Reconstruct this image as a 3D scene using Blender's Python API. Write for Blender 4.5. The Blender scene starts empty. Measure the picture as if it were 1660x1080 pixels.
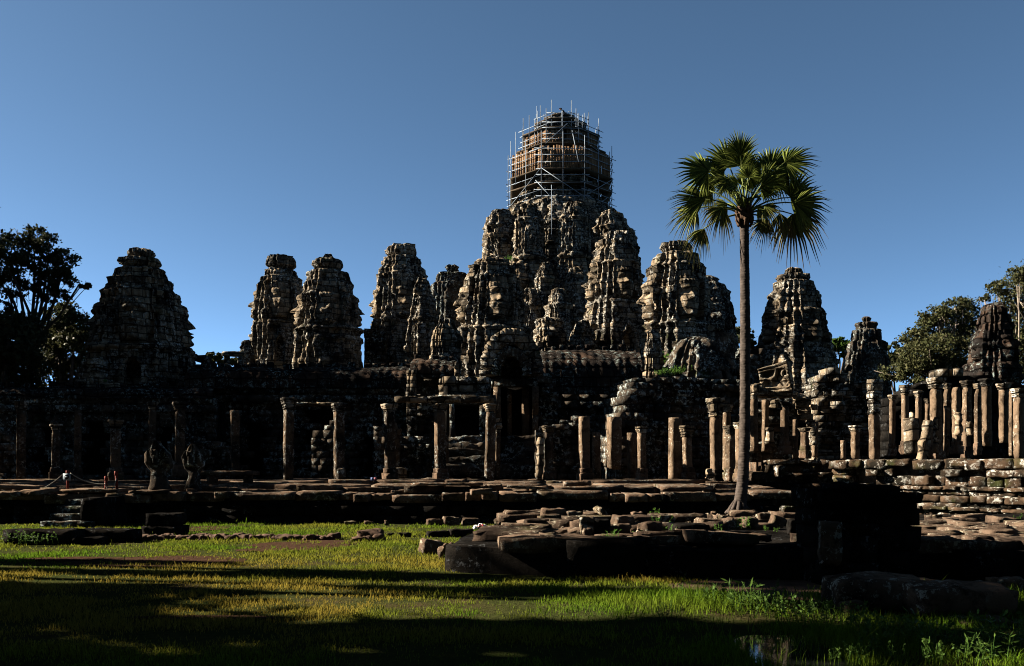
import bpy, math, random
import numpy as np
from mathutils import Vector

# ------------------------------------------------------------------ camera, sky, sun, exposure
F, YH, H = 1400.0, 757.0, 1.7            # focal length in photo pixels, horizon row, eye height
SUN_EL, SUN_AZ = 27.0, -80.0             # elevation; azimuth clockwise from +Y
S = bpy.context.scene
C = S.collection
cam = bpy.data.cameras.new("camera")
cam.sensor_width = 36.0
cam.lens = F / 1660 * 36
cam.shift_y = (YH - 540) / 1660
cam.clip_start, cam.clip_end = 0.1, 6000
co = bpy.data.objects.new("camera", cam)
co.location, co.rotation_euler = (0, 0, H), (math.pi / 2, 0, 0)
C.objects.link(co)
S.camera = co
W = bpy.data.worlds.new("World")
S.world = W
W.use_nodes = True
nt = W.node_tree
sk = nt.nodes.new('ShaderNodeTexSky')
sk.sky_type = 'NISHITA'
sk.sun_disc = False
sk.sun_elevation = math.radians(SUN_EL)
sk.sun_rotation = math.radians(SUN_AZ)
sk.air_density, sk.dust_density, sk.ozone_density = 0.15, 0.07, 1.5
bg = nt.nodes['Background']
tint = nt.nodes.new('ShaderNodeMix'); tint.data_type = 'RGBA'; tint.blend_type = 'MULTIPLY'
tint.inputs[0].default_value = 1.0; tint.inputs[7].default_value = (0.92, 1.07, 0.92, 1)
nt.links.new(sk.outputs[0], tint.inputs[6]); nt.links.new(tint.outputs[2], bg.inputs[0])
bg.inputs[1].default_value = 0.05
sl = bpy.data.lights.new("sun", 'SUN')
sl.energy, sl.angle, sl.color = 5.0, math.radians(0.5), (1.0, 0.87, 0.70)
so = bpy.data.objects.new("sun", sl)
a, e = math.radians(SUN_AZ), math.radians(SUN_EL)
sd = Vector((math.sin(a) * math.cos(e), math.cos(a) * math.cos(e), math.sin(e)))
so.rotation_euler = sd.to_track_quat('Z', 'Y').to_euler()
so.location = sd * 50
SDIR = sd.copy()
C.objects.link(so)
S.view_settings.view_transform = 'Standard'
S.view_settings.look = 'None'
S.view_settings.exposure = 3.12
S.view_settings.gamma = 1.0
S.cycles.filter_width = 1.0

# ------------------------------------------------------------------ helpers
def PX(px, Y): return (px - 830.0) / F * Y
def PZ(py, Y): return H + (YH - py) / F * Y
def P3(px, py, Y): return (PX(px, Y), Y, PZ(py, Y))
def GY(py, z=0.0): return (H - z) * F / (py - YH)      # depth of a ground point seen at row py

def hsh(*k):
    v = np.zeros(np.broadcast(*k).shape, dtype=np.uint64)
    for i, q in enumerate(k):
        qi = np.asarray(q).astype(np.int64).astype(np.uint64)
        v = (v ^ (qi * np.uint64(0x9E3779B97F4A7C15 + 2 * i * 0x632BE59B))) * np.uint64(0xBF58476D1CE4E5B9)
        v ^= v >> np.uint64(29)
    v = v * np.uint64(0x94D049BB133111EB)
    v ^= v >> np.uint64(32)
    return (v & np.uint64(0xFFFFFF)).astype(np.float64) / float(0xFFFFFF)

np.seterr(over='ignore')
def vnoise(x, y, z, seed=0):
    x, y, z = np.broadcast_arrays(np.asarray(x, float), np.asarray(y, float), np.asarray(z, float))
    xi, yi, zi = np.floor(x), np.floor(y), np.floor(z)
    fx, fy, fz = x - xi, y - yi, z - zi
    fx, fy, fz = [t * t * (3 - 2 * t) for t in (fx, fy, fz)]
    r = 0
    for dx in (0, 1):
        for dy in (0, 1):
            for dz in (0, 1):
                w = (fx if dx else 1 - fx) * (fy if dy else 1 - fy) * (fz if dz else 1 - fz)
                r = r + w * hsh(xi + dx, yi + dy, zi + dz, np.full(x.shape, seed))
    return r * 2 - 1

ORG = {}
def finish(name, me, mat, parent, loc, smooth=False):
    if mat is not None: me.materials.append(mat)
    if smooth: me.polygons.foreach_set('use_smooth', [True] * len(me.polygons))
    o = bpy.data.objects.new(name, me)
    C.objects.link(o)
    if parent is not None: o.parent = parent
    else: o.location = loc
    ORG[o.name] = Vector(loc)
    return o

def mesh_np(name, V, faces, mat, parent=None, loc=None, smooth=False, cols=None):
    """faces: (n,4) or (n,3) array, or list of tuples. verts in world space."""
    V = np.asarray(V, float)
    if parent is not None: loc = ORG[parent.name]
    elif loc is None: loc = ((V[:, 0].min() + V[:, 0].max()) / 2, (V[:, 1].min() + V[:, 1].max()) / 2, V[:, 2].min())
    V = V - np.array(loc)[None, :]
    me = bpy.data.meshes.new(name)
    if isinstance(faces, np.ndarray):
        n, k = faces.shape
        me.vertices.add(len(V)); me.vertices.foreach_set('co', V.astype(np.float32).ravel())
        me.loops.add(n * k); me.loops.foreach_set('vertex_index', faces.astype(np.int32).ravel())
        me.polygons.add(n); me.polygons.foreach_set('loop_start', np.arange(0, n * k, k, dtype=np.int32))
        me.update(calc_edges=True)
    else:
        me.from_pydata(V.tolist(), [], faces); me.update()
    if cols is not None:
        at = me.attributes.new('tint', 'FLOAT', 'POINT')
        at.data.foreach_set('value', np.asarray(cols, np.float32))
    me.validate()
    return finish(name, me, mat, parent, Vector(loc), smooth)

def rotm(rz=0, rx=0, ry=0):
    cz, sz, cx, sx, cy, sy = math.cos(rz), math.sin(rz), math.cos(rx), math.sin(rx), math.cos(ry), math.sin(ry)
    return np.array([[cz, -sz, 0], [sz, cz, 0], [0, 0, 1]]) @ np.array([[1, 0, 0], [0, cx, -sx], [0, sx, cx]]) @ np.array([[cy, 0, sy], [0, 1, 0], [-sy, 0, cy]])

_cube = {}
def cube_grid(nx, ny, nz):
    k = (nx, ny, nz)
    if k in _cube: return _cube[k]
    idx, V, Q = {}, [], []
    def vi(i, j, l):
        q = (i, j, l)
        if q not in idx:
            idx[q] = len(V); V.append((2 * i / nx - 1, 2 * j / ny - 1, 2 * l / nz - 1))
        return idx[q]
    for i in range(nx):
        for j in range(ny):
            Q.append((vi(i, j, 0), vi(i, j + 1, 0), vi(i + 1, j + 1, 0), vi(i + 1, j, 0)))
            Q.append((vi(i, j, nz), vi(i + 1, j, nz), vi(i + 1, j + 1, nz), vi(i, j + 1, nz)))
    for i in range(nx):
        for l in range(nz):
            Q.append((vi(i, 0, l), vi(i + 1, 0, l), vi(i + 1, 0, l + 1), vi(i, 0, l + 1)))
            Q.append((vi(i, ny, l), vi(i, ny, l + 1), vi(i + 1, ny, l + 1), vi(i + 1, ny, l)))
    for j in range(ny):
        for l in range(nz):
            Q.append((vi(0, j, l), vi(0, j, l + 1), vi(0, j + 1, l + 1), vi(0, j + 1, l)))
            Q.append((vi(nx, j, l), vi(nx, j + 1, l), vi(nx, j + 1, l + 1), vi(nx, j, l + 1)))
    _cube[k] = (np.array(V), np.array(Q))
    return _cube[k]

class MB:
    def __init__(s): s.V, s.Q, s.n = [], [], 0
    def add(s, V, Q):
        s.V.append(np.asarray(V, float)); s.Q.append(np.asarray(Q, int).reshape(-1, 4) + s.n); s.n += len(V)
    def rough(s, c, size, rz=0, rx=0, ry=0, n=None, rnd=.08, amp=.03, seed=0, shear=0):
        """weathered stone block centred at c with full sizes"""
        sx, sy, sz = size
        m = max(size)
        if n is None: n = tuple(max(2, min(14, int(round(4 * q / m * 1.6)) + 1)) for q in size)
        V, Q = cube_grid(*n)
        A = np.abs(V) ** 6
        over = (A[:, 0] * A[:, 1] + A[:, 1] * A[:, 2] + A[:, 0] * A[:, 2])
        P = V * np.array([sx, sy, sz]) / 2
        mn = min(size)
        P = P - np.sign(V) * (over[:, None] > .3) * rnd * .22 * mn * np.minimum(1, over[:, None]) * np.array([1, 1, 1]) * (np.abs(V) > .99)
        rc = random.Random(seed * 31 + 7)
        hs = np.array([sx, sy, sz]) / 2
        for _ in range(rc.choice((2, 3, 4))):          # broken corners and edges
            g_ = [rc.choice((-1, 1)) for _q in range(3)]
            if rc.random() < .55: g_[rc.randrange(3)] = 0
            g_ = np.array(g_, float); g_ /= np.linalg.norm(g_)
            lim = np.abs(g_).sum() * (rc.uniform(.74, .93) if m < 2.5 * mn else rc.uniform(.87, .96))
            ex = np.clip((P / hs) @ g_ - lim, 0, None)
            P = P - ex[:, None] * g_ * hs * .9
        f = 2.2 / max(mn, .05)
        o = seed * 7.31
        D = np.stack([vnoise(P[:, 0] * f + o, P[:, 1] * f + 3, P[:, 2] * f, seed + q) for q in range(3)], 1)
        D2 = np.stack([vnoise(P[:, 0] * f * .45 + o, P[:, 1] * f * .45, P[:, 2] * f * .45 + 9, seed + 5 + q) for q in range(3)], 1)
        P = P + D * amp * .65 + D2 * amp * .4
        P[:, 0] += shear * P[:, 2]
        s.add(P @ rotm(rz, rx, ry).T + np.array(c), Q)
    def box(s, c, size, rz=0, jit=0, rng=None, rx=0, ry=0):
        V = np.array([(-1, -1, -1), (1, -1, -1), (1, 1, -1), (-1, 1, -1), (-1, -1, 1), (1, -1, 1), (1, 1, 1), (-1, 1, 1)]) * np.array(size) / 2
        if jit: V = V + (rng.random((8, 3)) - .5) * jit
        s.add(V @ rotm(rz, rx, ry).T + np.array(c), [(0, 3, 2, 1), (4, 5, 6, 7), (0, 1, 5, 4), (1, 2, 6, 5), (2, 3, 7, 6), (3, 0, 4, 7)])
    def tube(s, pts, rad, n=6):
        pts = [np.array(p, float) for p in pts]
        if not hasattr(rad, '__len__'): rad = [rad] * len(pts)
        rings = []
        for i, p in enumerate(pts):
            d = pts[min(i + 1, len(pts) - 1)] - pts[max(i - 1, 0)]
            d = d / (np.linalg.norm(d) + 1e-9)
            u = np.cross(d, (0, 0, 1) if abs(d[2]) < .9 else (1, 0, 0)); u /= np.linalg.norm(u)
            v = np.cross(d, u)
            rings.append([p + rad[i] * (math.cos(2 * math.pi * k / n) * u + math.sin(2 * math.pi * k / n) * v) for k in range(n)])
        V = [q for r in rings for q in r]
        Q = [(i * n + k, i * n + (k + 1) % n, (i + 1) * n + (k + 1) % n, (i + 1) * n + k) for i in range(len(pts) - 1) for k in range(n)]
        V += [pts[0], pts[-1]]
        b, t = len(V) - 2, len(V) - 1
        L = (len(pts) - 1) * n
        for k in range(0, n, 2):
            Q.append((b, (k + 2) % n, (k + 1) % n, k)); Q.append((t, L + k, L + (k + 1) % n, L + (k + 2) % n))
        s.add(V, Q)
    def quad(s, a, b, c, d): s.add([a, b, c, d], [(0, 1, 2, 3)])
    def build(s, name, mat, parent=None, loc=None, smooth=False):
        return mesh_np(name, np.concatenate(s.V), np.concatenate(s.Q), mat, parent, loc, smooth)

def tag(o, label, cat, group=None):
    o['label'] = label; o['category'] = cat
    if group: o['group'] = group
    return o
def thing(name, label, cat, loc, group=None):
    o = bpy.data.objects.new(name, None); C.objects.link(o)
    o.location = loc; o.empty_display_size = .2
    ORG[o.name] = Vector(loc)
    return tag(o, label, cat, group)
def struct(o): o['kind'] = 'structure'; return o
def stuff(o): o['kind'] = 'stuff'; return o

# ------------------------------------------------------------------ materials
def new_mat(name):
    m = bpy.data.materials.new(name); m.use_nodes = True
    b = m.node_tree.nodes['Principled BSDF']
    b.inputs['Roughness'].default_value = .9
    b.inputs['Specular IOR Level'].default_value = 0.0
    return m, m.node_tree, b
def N(t, kind, **kw):
    n = t.nodes.new(kind)
    for k, v in kw.items():
        if k in n.inputs: n.inputs[k].default_value = v
        else: setattr(n, k, v)
    return n
def ramp(t, fac, stops):
    r = t.nodes.new('ShaderNodeValToRGB')
    el = r.color_ramp.elements
    while len(el) < len(stops): el.new(.5)
    for q, (p, c) in zip(el, stops):
        q.position = p; q.color = (*c, 1) if len(c) == 3 else c
    t.links.new(fac, r.inputs[0])
    return r.outputs[0]
def mix(t, fac, a_, b_):
    m = t.nodes.new('ShaderNodeMix'); m.data_type = 'RGBA'
    for s_, v in ((m.inputs[0], fac), (m.inputs[6], a_), (m.inputs[7], b_)):
        if isinstance(v, (int, float)): s_.default_value = v
        elif isinstance(v, tuple): s_.default_value = (*v, 1)
        else: t.links.new(v, s_)
    return m.outputs[2]
G1 = lambda v: (v, v, v)
KS, KV, KG = .61, .56, .45        # blackened stone, foliage and grass are dark; the exposure is long

def math_(t, op, a_, b_=None, clamp=False):
    m = t.nodes.new('ShaderNodeMath'); m.operation = op; m.use_clamp = clamp
    for s_, v in ((m.inputs[0], a_), (m.inputs[1], b_)):
        if v is None: continue
        if isinstance(v, (int, float)): s_.default_value = v
        else: t.links.new(v, s_)
    return m.outputs[0]

def stone(name, dark, mid, pale, lich=.5, lscale=1.0, tan=.5, green=0., bump=.5, courses=0.0, cw=.62):
    """weathered sandstone: dark crust, warm bare stone, pale lichen speckles; courses > 0 adds block joints of that height"""
    dark, mid, pale = [tuple(q * KS for q in c_) for c_ in (dark, mid, pale)]
    m, t, b = new_mat(name)
    tc = N(t, 'ShaderNodeTexCoord')
    oi = N(t, 'ShaderNodeObjectInfo')
    add = N(t, 'ShaderNodeVectorMath', operation='ADD')
    t.links.new(tc.outputs['Object'], add.inputs[0])
    sc = N(t, 'ShaderNodeVectorMath', operation='SCALE'); sc.inputs['Scale'].default_value = 37
    cmb = N(t, 'ShaderNodeCombineXYZ')
    for i in range(3): t.links.new(oi.outputs['Random'], cmb.inputs[i])
    t.links.new(cmb.outputs[0], sc.inputs[0]); t.links.new(sc.outputs[0], add.inputs[1])
    v = add.outputs[0]
    def noise(scale, det, rough=.6):
        n = N(t, 'ShaderNodeTexNoise', Scale=scale, Detail=det, Roughness=rough)
        t.links.new(v, n.inputs['Vector']); return n.outputs[0]
    n1, n2, n3 = noise(.7, 8, .7), noise(3.0, 8, .75), noise(7.0 * lscale, 6, .8)
    c = mix(t, ramp(t, n1, [(.52 - .22 * tan, G1(0)), (.70 - .2 * tan, G1(1))]), dark, mid)
    c = mix(t, ramp(t, n2, [(.36, G1(.85)), (.50, G1(0))]), c, tuple(q * .4 for q in dark))
    if green > 0:
        ng = noise(.9, 4)
        c = mix(t, ramp(t, ng, [(.62 - .2 * green, G1(0)), (.75 - .15 * green, G1(.7))]), c, (.016, .020, .006))
    height = n2
    if courses:
        sx = N(t, 'ShaderNodeSeparateXYZ'); t.links.new(v, sx.inputs[0])
        zz = math_(t, 'ADD', math_(t, 'DIVIDE', sx.outputs[2], courses), math_(t, 'MULTIPLY', noise(.8, 2), .8))
        kz = math_(t, 'FLOOR', zz)
        uu = math_(t, 'DIVIDE', math_(t, 'ADD', math_(t, 'MULTIPLY', sx.outputs[0], .9), math_(t, 'MULTIPLY', sx.outputs[1], .75)), cw)
        wn = N(t, 'ShaderNodeTexWhiteNoise', noise_dimensions='1D'); t.links.new(kz, wn.inputs['W'])
        uu = math_(t, 'ADD', uu, math_(t, 'MULTIPLY', wn.outputs[0], 9.0))
        ku = math_(t, 'FLOOR', uu)
        fz = math_(t, 'ABSOLUTE', math_(t, 'SUBTRACT', math_(t, 'FRACT', zz), .5))
        fu = math_(t, 'ABSOLUTE', math_(t, 'SUBTRACT', math_(t, 'FRACT', uu), .5))
        jn = math_(t, 'MAXIMUM', ramp(t, fz, [(.40, G1(0)), (.47, G1(1))]), ramp(t, fu, [(.44, G1(0)), (.48, G1(1))]))
        wb = N(t, 'ShaderNodeTexWhiteNoise', noise_dimensions='2D')
        cb = N(t, 'ShaderNodeCombineXYZ'); t.links.new(kz, cb.inputs[0]); t.links.new(ku, cb.inputs[1]); t.links.new(cb.outputs[0], wb.inputs['Vector'])
        c = mix(t, math_(t, 'MULTIPLY', math_(t, 'LESS_THAN', wb.outputs[0], .35), .55), c, dark)
        c = mix(t, math_(t, 'MULTIPLY', math_(t, 'GREATER_THAN', wb.outputs[0], .86), .5), c, tuple(q * 1.15 for q in mid))
    lm = ramp(t, n3, [(.585 - .10 * lich, G1(0)), (.62 - .10 * lich, G1(1))])
    lm2 = ramp(t, noise(1.1 * lscale, 4), [(.50 - .16 * lich, G1(0)), (.60, G1(1))])
    c = mix(t, math_(t, 'MULTIPLY', lm, lm2), c, pale)
    if courses: c = mix(t, math_(t, 'MULTIPLY', jn, .8), c, tuple(q * .3 for q in dark))
    t.links.new(c, b.inputs['Base Color'])
    bp = N(t, 'ShaderNodeBump', Strength=bump, Distance=.10)
    t.links.new(n2, bp.inputs['Height'])
    bp2 = N(t, 'ShaderNodeBump', Strength=bump, Distance=.04)
    t.links.new(n3, bp2.inputs['Height']); t.links.new(bp.outputs[0], bp2.inputs['Normal'])
    last = bp2
    if courses:
        bp3 = N(t, 'ShaderNodeBump', Strength=.8, Distance=.06); bp3.invert = True
        t.links.new(jn, bp3.inputs['Height']); t.links.new(bp2.outputs[0], bp3.inputs['Normal']); last = bp3
    t.links.new(last.outputs[0], b.inputs['Normal'])
    return m

M = {}
M['tower'] = stone('tower_stone', (.014, .013, .012), (.205, .160, .108), (.31, .305, .275), lich=.72, lscale=.6, tan=.42, green=.2, bump=.32, courses=.36)
M['face'] = stone('face_stone', (.026, .023, .019), (.20, .154, .104), (.30, .288, .245), lich=.55, lscale=.65, tan=.66, green=.15, courses=.42)
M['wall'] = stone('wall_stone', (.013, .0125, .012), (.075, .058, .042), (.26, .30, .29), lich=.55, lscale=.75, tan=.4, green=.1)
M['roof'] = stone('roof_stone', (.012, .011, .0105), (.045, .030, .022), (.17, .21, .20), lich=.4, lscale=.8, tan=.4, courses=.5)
M['shadepillar'] = stone('shade_pillar_stone', (.012, .0105, .009), (.085, .060, .040), (.24, .24, .22), lich=.42, lscale=1.2, tan=.5, bump=.35)  # darker pillar stone: shade of the left pillar fronts put into the colour
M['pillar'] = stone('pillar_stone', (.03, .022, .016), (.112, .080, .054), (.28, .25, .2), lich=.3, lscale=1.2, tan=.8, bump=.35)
M['terrace'] = stone('terrace_stone', (.02, .016, .013), (.115, .078, .054), (.22, .22, .19), lich=.42, lscale=.9, tan=.65, green=.15)
M['rubble'] = stone('rubble_stone', (.02, .015, .012), (.10, .070, .050), (.24, .22, .17), lich=.38, lscale=1.3, tan=.6, green=.2)
M['black'] = stone('shade_black_stone', (.006, .0058, .0055), (.016, .014, .012), (.07, .075, .08), lich=.12, lscale=1.2, tan=.3)  # near-black stone, the shade of camera-facing fronts put into its colour
M['plinth'] = stone('plinth_stone', (.010, .009, .007), (.066, .043, .028), (.27, .265, .24), lich=.5, lscale=.6, tan=.45, green=.3)

def simple(name, col, rough=.8, metal=0, var=.3, scale=6, spec=.02, bump=.0):
    col = tuple(q * .45 for q in col)
    m, t, b = new_mat(name)
    tc = N(t, 'ShaderNodeTexCoord')
    n = N(t, 'ShaderNodeTexNoise', Scale=scale, Detail=5)
    t.links.new(tc.outputs['Object'], n.inputs['Vector'])
    c = ramp(t, n.outputs[0], [(.3, tuple(q * (1 - var) for q in col)), (.7, tuple(min(1, q * (1 + var)) for q in col))])
    t.links.new(c, b.inputs['Base Color'])
    b.inputs['Roughness'].default_value = rough; b.inputs['Metallic'].default_value = metal
    b.inputs['Specular IOR Level'].default_value = spec
    if bump:
        bp = N(t, 'ShaderNodeBump', Strength=bump, Distance=.03)
        t.links.new(n.outputs[0], bp.inputs['Height']); t.links.new(bp.outputs[0], b.inputs['Normal'])
    return m
M['steel'] = simple('scaffold_steel', (.22, .27, .33), .6, 0, .25, 3, .05)
M['plank'] = simple('scaffold_plank', (.07, .055, .04), .9, 0, .3, 4)
M['white'] = simple('white_paint', (.2, .24, .28), .6, 0, .1, 30)
M['red'] = simple('red_paint', (.14, .03, .022), .7, 0, .3, 30)
M['blackpaint'] = simple('black_paint', (.01, .01, .01), .6, 0, .2)
M['bluepaint'] = simple('blue_paint', (.14, .2, .4), .6, 0, .2, 30)
M['pinkpaint'] = simple('faded_red_paint', (.26, .11, .13), .7, 0, .2, 30)
M['rope'] = simple('rope_fibre', (.3, .28, .24), .9, 0, .2, 20)
M['bag'] = simple('plastic_bag', (.8, .78, .76), .35, 0, .1, 20, .5)
M['bagred'] = simple('plastic_red', (.6, .06, .05), .35, 0, .1, 20, .5)
M['cloth'] = simple('dark_cloth', (.015, .016, .02), .95, 0, .3)
M['skin'] = simple('skin', (.25, .13, .085), .6, 0, .1)
M['bark'] = simple('bark', (.07, .055, .042), .95, 0, .5, 5, .1, .6)
M['palebark'] = simple('pale_bark', (.2, .17, .14), .95, 0, .4, 4, .1, .5)
M['palmbark'] = simple('palm_bark', (.066, .054, .047), .95, 0, .45, 9, .02, .25)
M['palmbase'] = simple('old_leaf_bases', (.085, .055, .038), .9, 0, .4, 9)
M['stalk'] = simple('leaf_stalk', (.13, .16, .05), .5, 0, .3, 5)
M['mud'] = simple('mud', (.075, .045, .03), .95, 0, .4, 5, .05, .8)

def boarding(name):
    m, t, b = new_mat(name)
    tc = N(t, 'ShaderNodeTexCoord')
    n = N(t, 'ShaderNodeTexNoise', Scale=3.2, Detail=4)
    mp = N(t, 'ShaderNodeMapping'); mp.inputs['Scale'].default_value = (1, 1, .16)
    t.links.new(tc.outputs['Object'], mp.inputs[0]); t.links.new(mp.outputs[0], n.inputs['Vector'])
    c = ramp(t, n.outputs[0], [(.3, (.026, .016, .009)), (.5, (.07, .044, .027)), (.7, (.115, .078, .048))])
    t.links.new(c, b.inputs['Base Color'])
    return m
M['board'] = boarding('weathered_boards')

def leafmat(name, a_, b_, trans=.35, rough=.55, brown=None, spec=.03):
    a_, b_ = [tuple(q * KV for q in c_) for c_ in (a_, b_)]
    if brown: brown = tuple(q * KV for q in brown)
    m, t, b = new_mat(name)
    g = N(t, 'ShaderNodeNewGeometry')
    c = mix(t, g.outputs['Random Per Island'], a_, b_)
    if brown:
        at = N(t, 'ShaderNodeAttribute', attribute_name='tint')
        c = mix(t, at.outputs['Fac'], c, brown)
    t.links.new(c, b.inputs['Base Color'])
    b.inputs['Roughness'].default_value = rough; b.inputs['Specular IOR Level'].default_value = spec
    tr = N(t, 'ShaderNodeBsdfTranslucent'); t.links.new(c, tr.inputs[0])
    mx = N(t, 'ShaderNodeMixShader'); mx.inputs[0].default_value = trans
    t.links.new(b.outputs[0], mx.inputs[1]); t.links.new(tr.outputs[0], mx.inputs[2])
    t.links.new(mx.outputs[0], t.nodes['Material Output'].inputs[0])
    return m
M['leafdark'] = leafmat('dark_leaves', (.018, .024, .011), (.045, .05, .024), .2)
M['leafolive'] = leafmat('olive_leaves', (.028, .036, .014), (.065, .064, .028), .2)
M['leafgreen'] = leafmat('green_leaves', (.03, .065, .012), (.07, .12, .022), .35)
M['palmleaf'] = leafmat('palm_leaves', (.03, .052, .012), (.20, .24, .05), .22, .4, brown=(.22, .13, .07))
M['weed'] = leafmat('weed_leaves', (.04, .10, .015), (.09, .17, .03), .4)

def grassmat():
    m, t, b = new_mat('grass_blades')
    g = N(t, 'ShaderNodeNewGeometry')
    tc = N(t, 'ShaderNodeTexCoord')
    n = N(t, 'ShaderNodeTexNoise', Scale=.45, Detail=6, Roughness=.65)
    t.links.new(tc.outputs['Object'], n.inputs['Vector'])
    at = N(t, 'ShaderNodeAttribute', attribute_name='tint')
    c1 = mix(t, g.outputs['Random Per Island'], (0.0203, 0.0448, 0.0038), (0.0544, 0.0974, 0.0069))
    c2 = mix(t, g.outputs['Random Per Island'], (0.0698, 0.0570, 0.0092), (0.1397, 0.1058, 0.0191))
    c = mix(t, at.outputs['Fac'], c1, c2)
    c = mix(t, ramp(t, n.outputs[0], [(.4, G1(0)), (.75, G1(.32))]), c, (0.0931, 0.0773, 0.0116))
    t.links.new(c, b.inputs['Base Color'])
    b.inputs['Roughness'].default_value = .6
    tr = N(t, 'ShaderNodeBsdfTranslucent'); t.links.new(c, tr.inputs[0])
    mx = N(t, 'ShaderNodeMixShader'); mx.inputs[0].default_value = .35
    t.links.new(b.outputs[0], mx.inputs[1]); t.links.new(tr.outputs[0], mx.inputs[2])
    t.links.new(mx.outputs[0], t.nodes['Material Output'].inputs[0])
    return m
M['grass'] = grassmat()

def groundmat():
    m, t, b = new_mat('soil_and_turf')
    tc = N(t, 'ShaderNodeTexCoord')
    n = N(t, 'ShaderNodeTexNoise', Scale=.7, Detail=8, Roughness=.65)
    n2 = N(t, 'ShaderNodeTexNoise', Scale=14, Detail=6, Roughness=.7)
    for q in (n, n2): t.links.new(tc.outputs['Object'], q.inputs['Vector'])
    c = ramp(t, n.outputs[0], [(.35, (0.0135, 0.0189, 0.0054)), (.55, (0.0203, 0.0225, 0.0072)), (.68, (0.0270, 0.0189, 0.0108))])
    c = mix(t, ramp(t, n2.outputs[0], [(.4, G1(.6)), (.6, G1(0))]), c, (0.0081, 0.0090, 0.0036))
    t.links.new(c, b.inputs['Base Color'])
    bp = N(t, 'ShaderNodeBump', Strength=.8, Distance=.05)
    t.links.new(n2.outputs[0], bp.inputs['Height']); t.links.new(bp.outputs[0], b.inputs['Normal'])
    return m
M['ground'] = groundmat()
def dirtmat():
    m, t, b = new_mat('red_dirt')
    tc = N(t, 'ShaderNodeTexCoord')
    n2 = N(t, 'ShaderNodeTexNoise', Scale=9, Detail=8, Roughness=.7)
    t.links.new(tc.outputs['Object'], n2.inputs['Vector'])
    c = ramp(t, n2.outputs[0], [(.3, (0.0122, 0.0069, 0.0046)), (.6, (0.0292, 0.0173, 0.0116)), (.8, (0.0413, 0.0274, 0.0199))])
    t.links.new(c, b.inputs['Base Color'])
    bp = N(t, 'ShaderNodeBump', Strength=1, Distance=.06)
    t.links.new(n2.outputs[0], bp.inputs['Height']); t.links.new(bp.outputs[0], b.inputs['Normal'])
    return m
M['dirt'] = dirtmat()
def watermat():
    m, t, b = new_mat('puddle_water')
    b.inputs['Base Color'].default_value = (.006, .007, .006, 1)
    b.inputs['Roughness'].default_value = .04
    b.inputs['Specular IOR Level'].default_value = .5
    tc = N(t, 'ShaderNodeTexCoord')
    n2 = N(t, 'ShaderNodeTexNoise', Scale=5, Detail=3)
    t.links.new(tc.outputs['Object'], n2.inputs['Vector'])
    bp = N(t, 'ShaderNodeBump', Strength=.03, Distance=.02)
    t.links.new(n2.outputs[0], bp.inputs['Height']); t.links.new(bp.outputs[0], b.inputs['Normal'])
    return m
M['water'] = watermat()

# ------------------------------------------------------------------ face towers
_quarter = [(1, -.46), (1, .46), (.82, .46), (.82, .65), (.68, .65), (.68, .68), (.65, .68), (.65, .82), (.46, .82)]
PLAN = []
for k in range(4):
    for (x, y) in _quarter:
        for _ in range(k): x, y = -y, x
        PLAN.append((x, y))

def sstep(a_, b_, x):
    t = np.clip((x - a_) / (b_ - a_ + 1e-9), 0, 1); return t * t * (3 - 2 * t)

def face_relief(a_, b_):
    """height (in face half-widths) of a serene stone face; a across -1..1, b from chin 0 to top of diadem 1"""
    g = lambda x, y, cx, cy, rx, ry: np.exp(-((x - cx) / rx) ** 2 - ((y - cy) / ry) ** 2)
    w = .60 + .28 * sstep(.0, .35, b_) - .06 * sstep(.8, 1., b_)
    ins = np.clip(1 - (a_ / w) ** 2, 0, 1)
    h = .62 * np.sqrt(ins) * sstep(-.02, .10, b_)
    s = np.abs(a_)
    h = h + .10 * g(s, b_, .34, .63 - 0.0, .26, .03) + .06 * g(a_, b_, 0, .66, .5, .05)      # brows
    h = h - .26 * g(s, b_, .34, .565, .17, .042)                                            # sockets
    h = h + .13 * g(s, b_, .34, .545, .13, .022)                                            # lids
    nl = sstep(.64, .40, b_) * (b_ > .385)
    h = h + nl * .42 * np.exp(-(a_ / (.07 + .10 * sstep(.55, .40, b_))) ** 2)               # nose
    h = h + .12 * g(s, b_, .14, .41, .06, .03)
    up = .02 * (s / .3) ** 2
    h = h + .20 * g(a_, b_, 0, .305 + 0 * up, .30, .024) + .15 * g(a_, b_, 0, .245, .24, .024)
    h = h - .10 * np.exp(-(a_ / .36) ** 2) * np.exp(-((b_ - .275 - up) / .010) ** 2)
    h = h + .12 * g(a_, b_, 0, .12, .22, .06) + .08 * g(s, b_, .46, .38, .18, .09)
    band = sstep(.70, .715, b_) * (1 - sstep(.79, .80, b_))
    h = h + band * (.14 + .05 * np.cos(a_ * 26))
    top = sstep(.80, .81, b_)
    h = h * (1 - top * .35) + top * (.10 + .06 * np.cos(a_ * 18))
    ear = np.exp(-((s - .93) / .06) ** 2) * sstep(.12, .2, b_) * (1 - sstep(.62, .7, b_))
    h = h + .34 * ear
    return h

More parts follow.
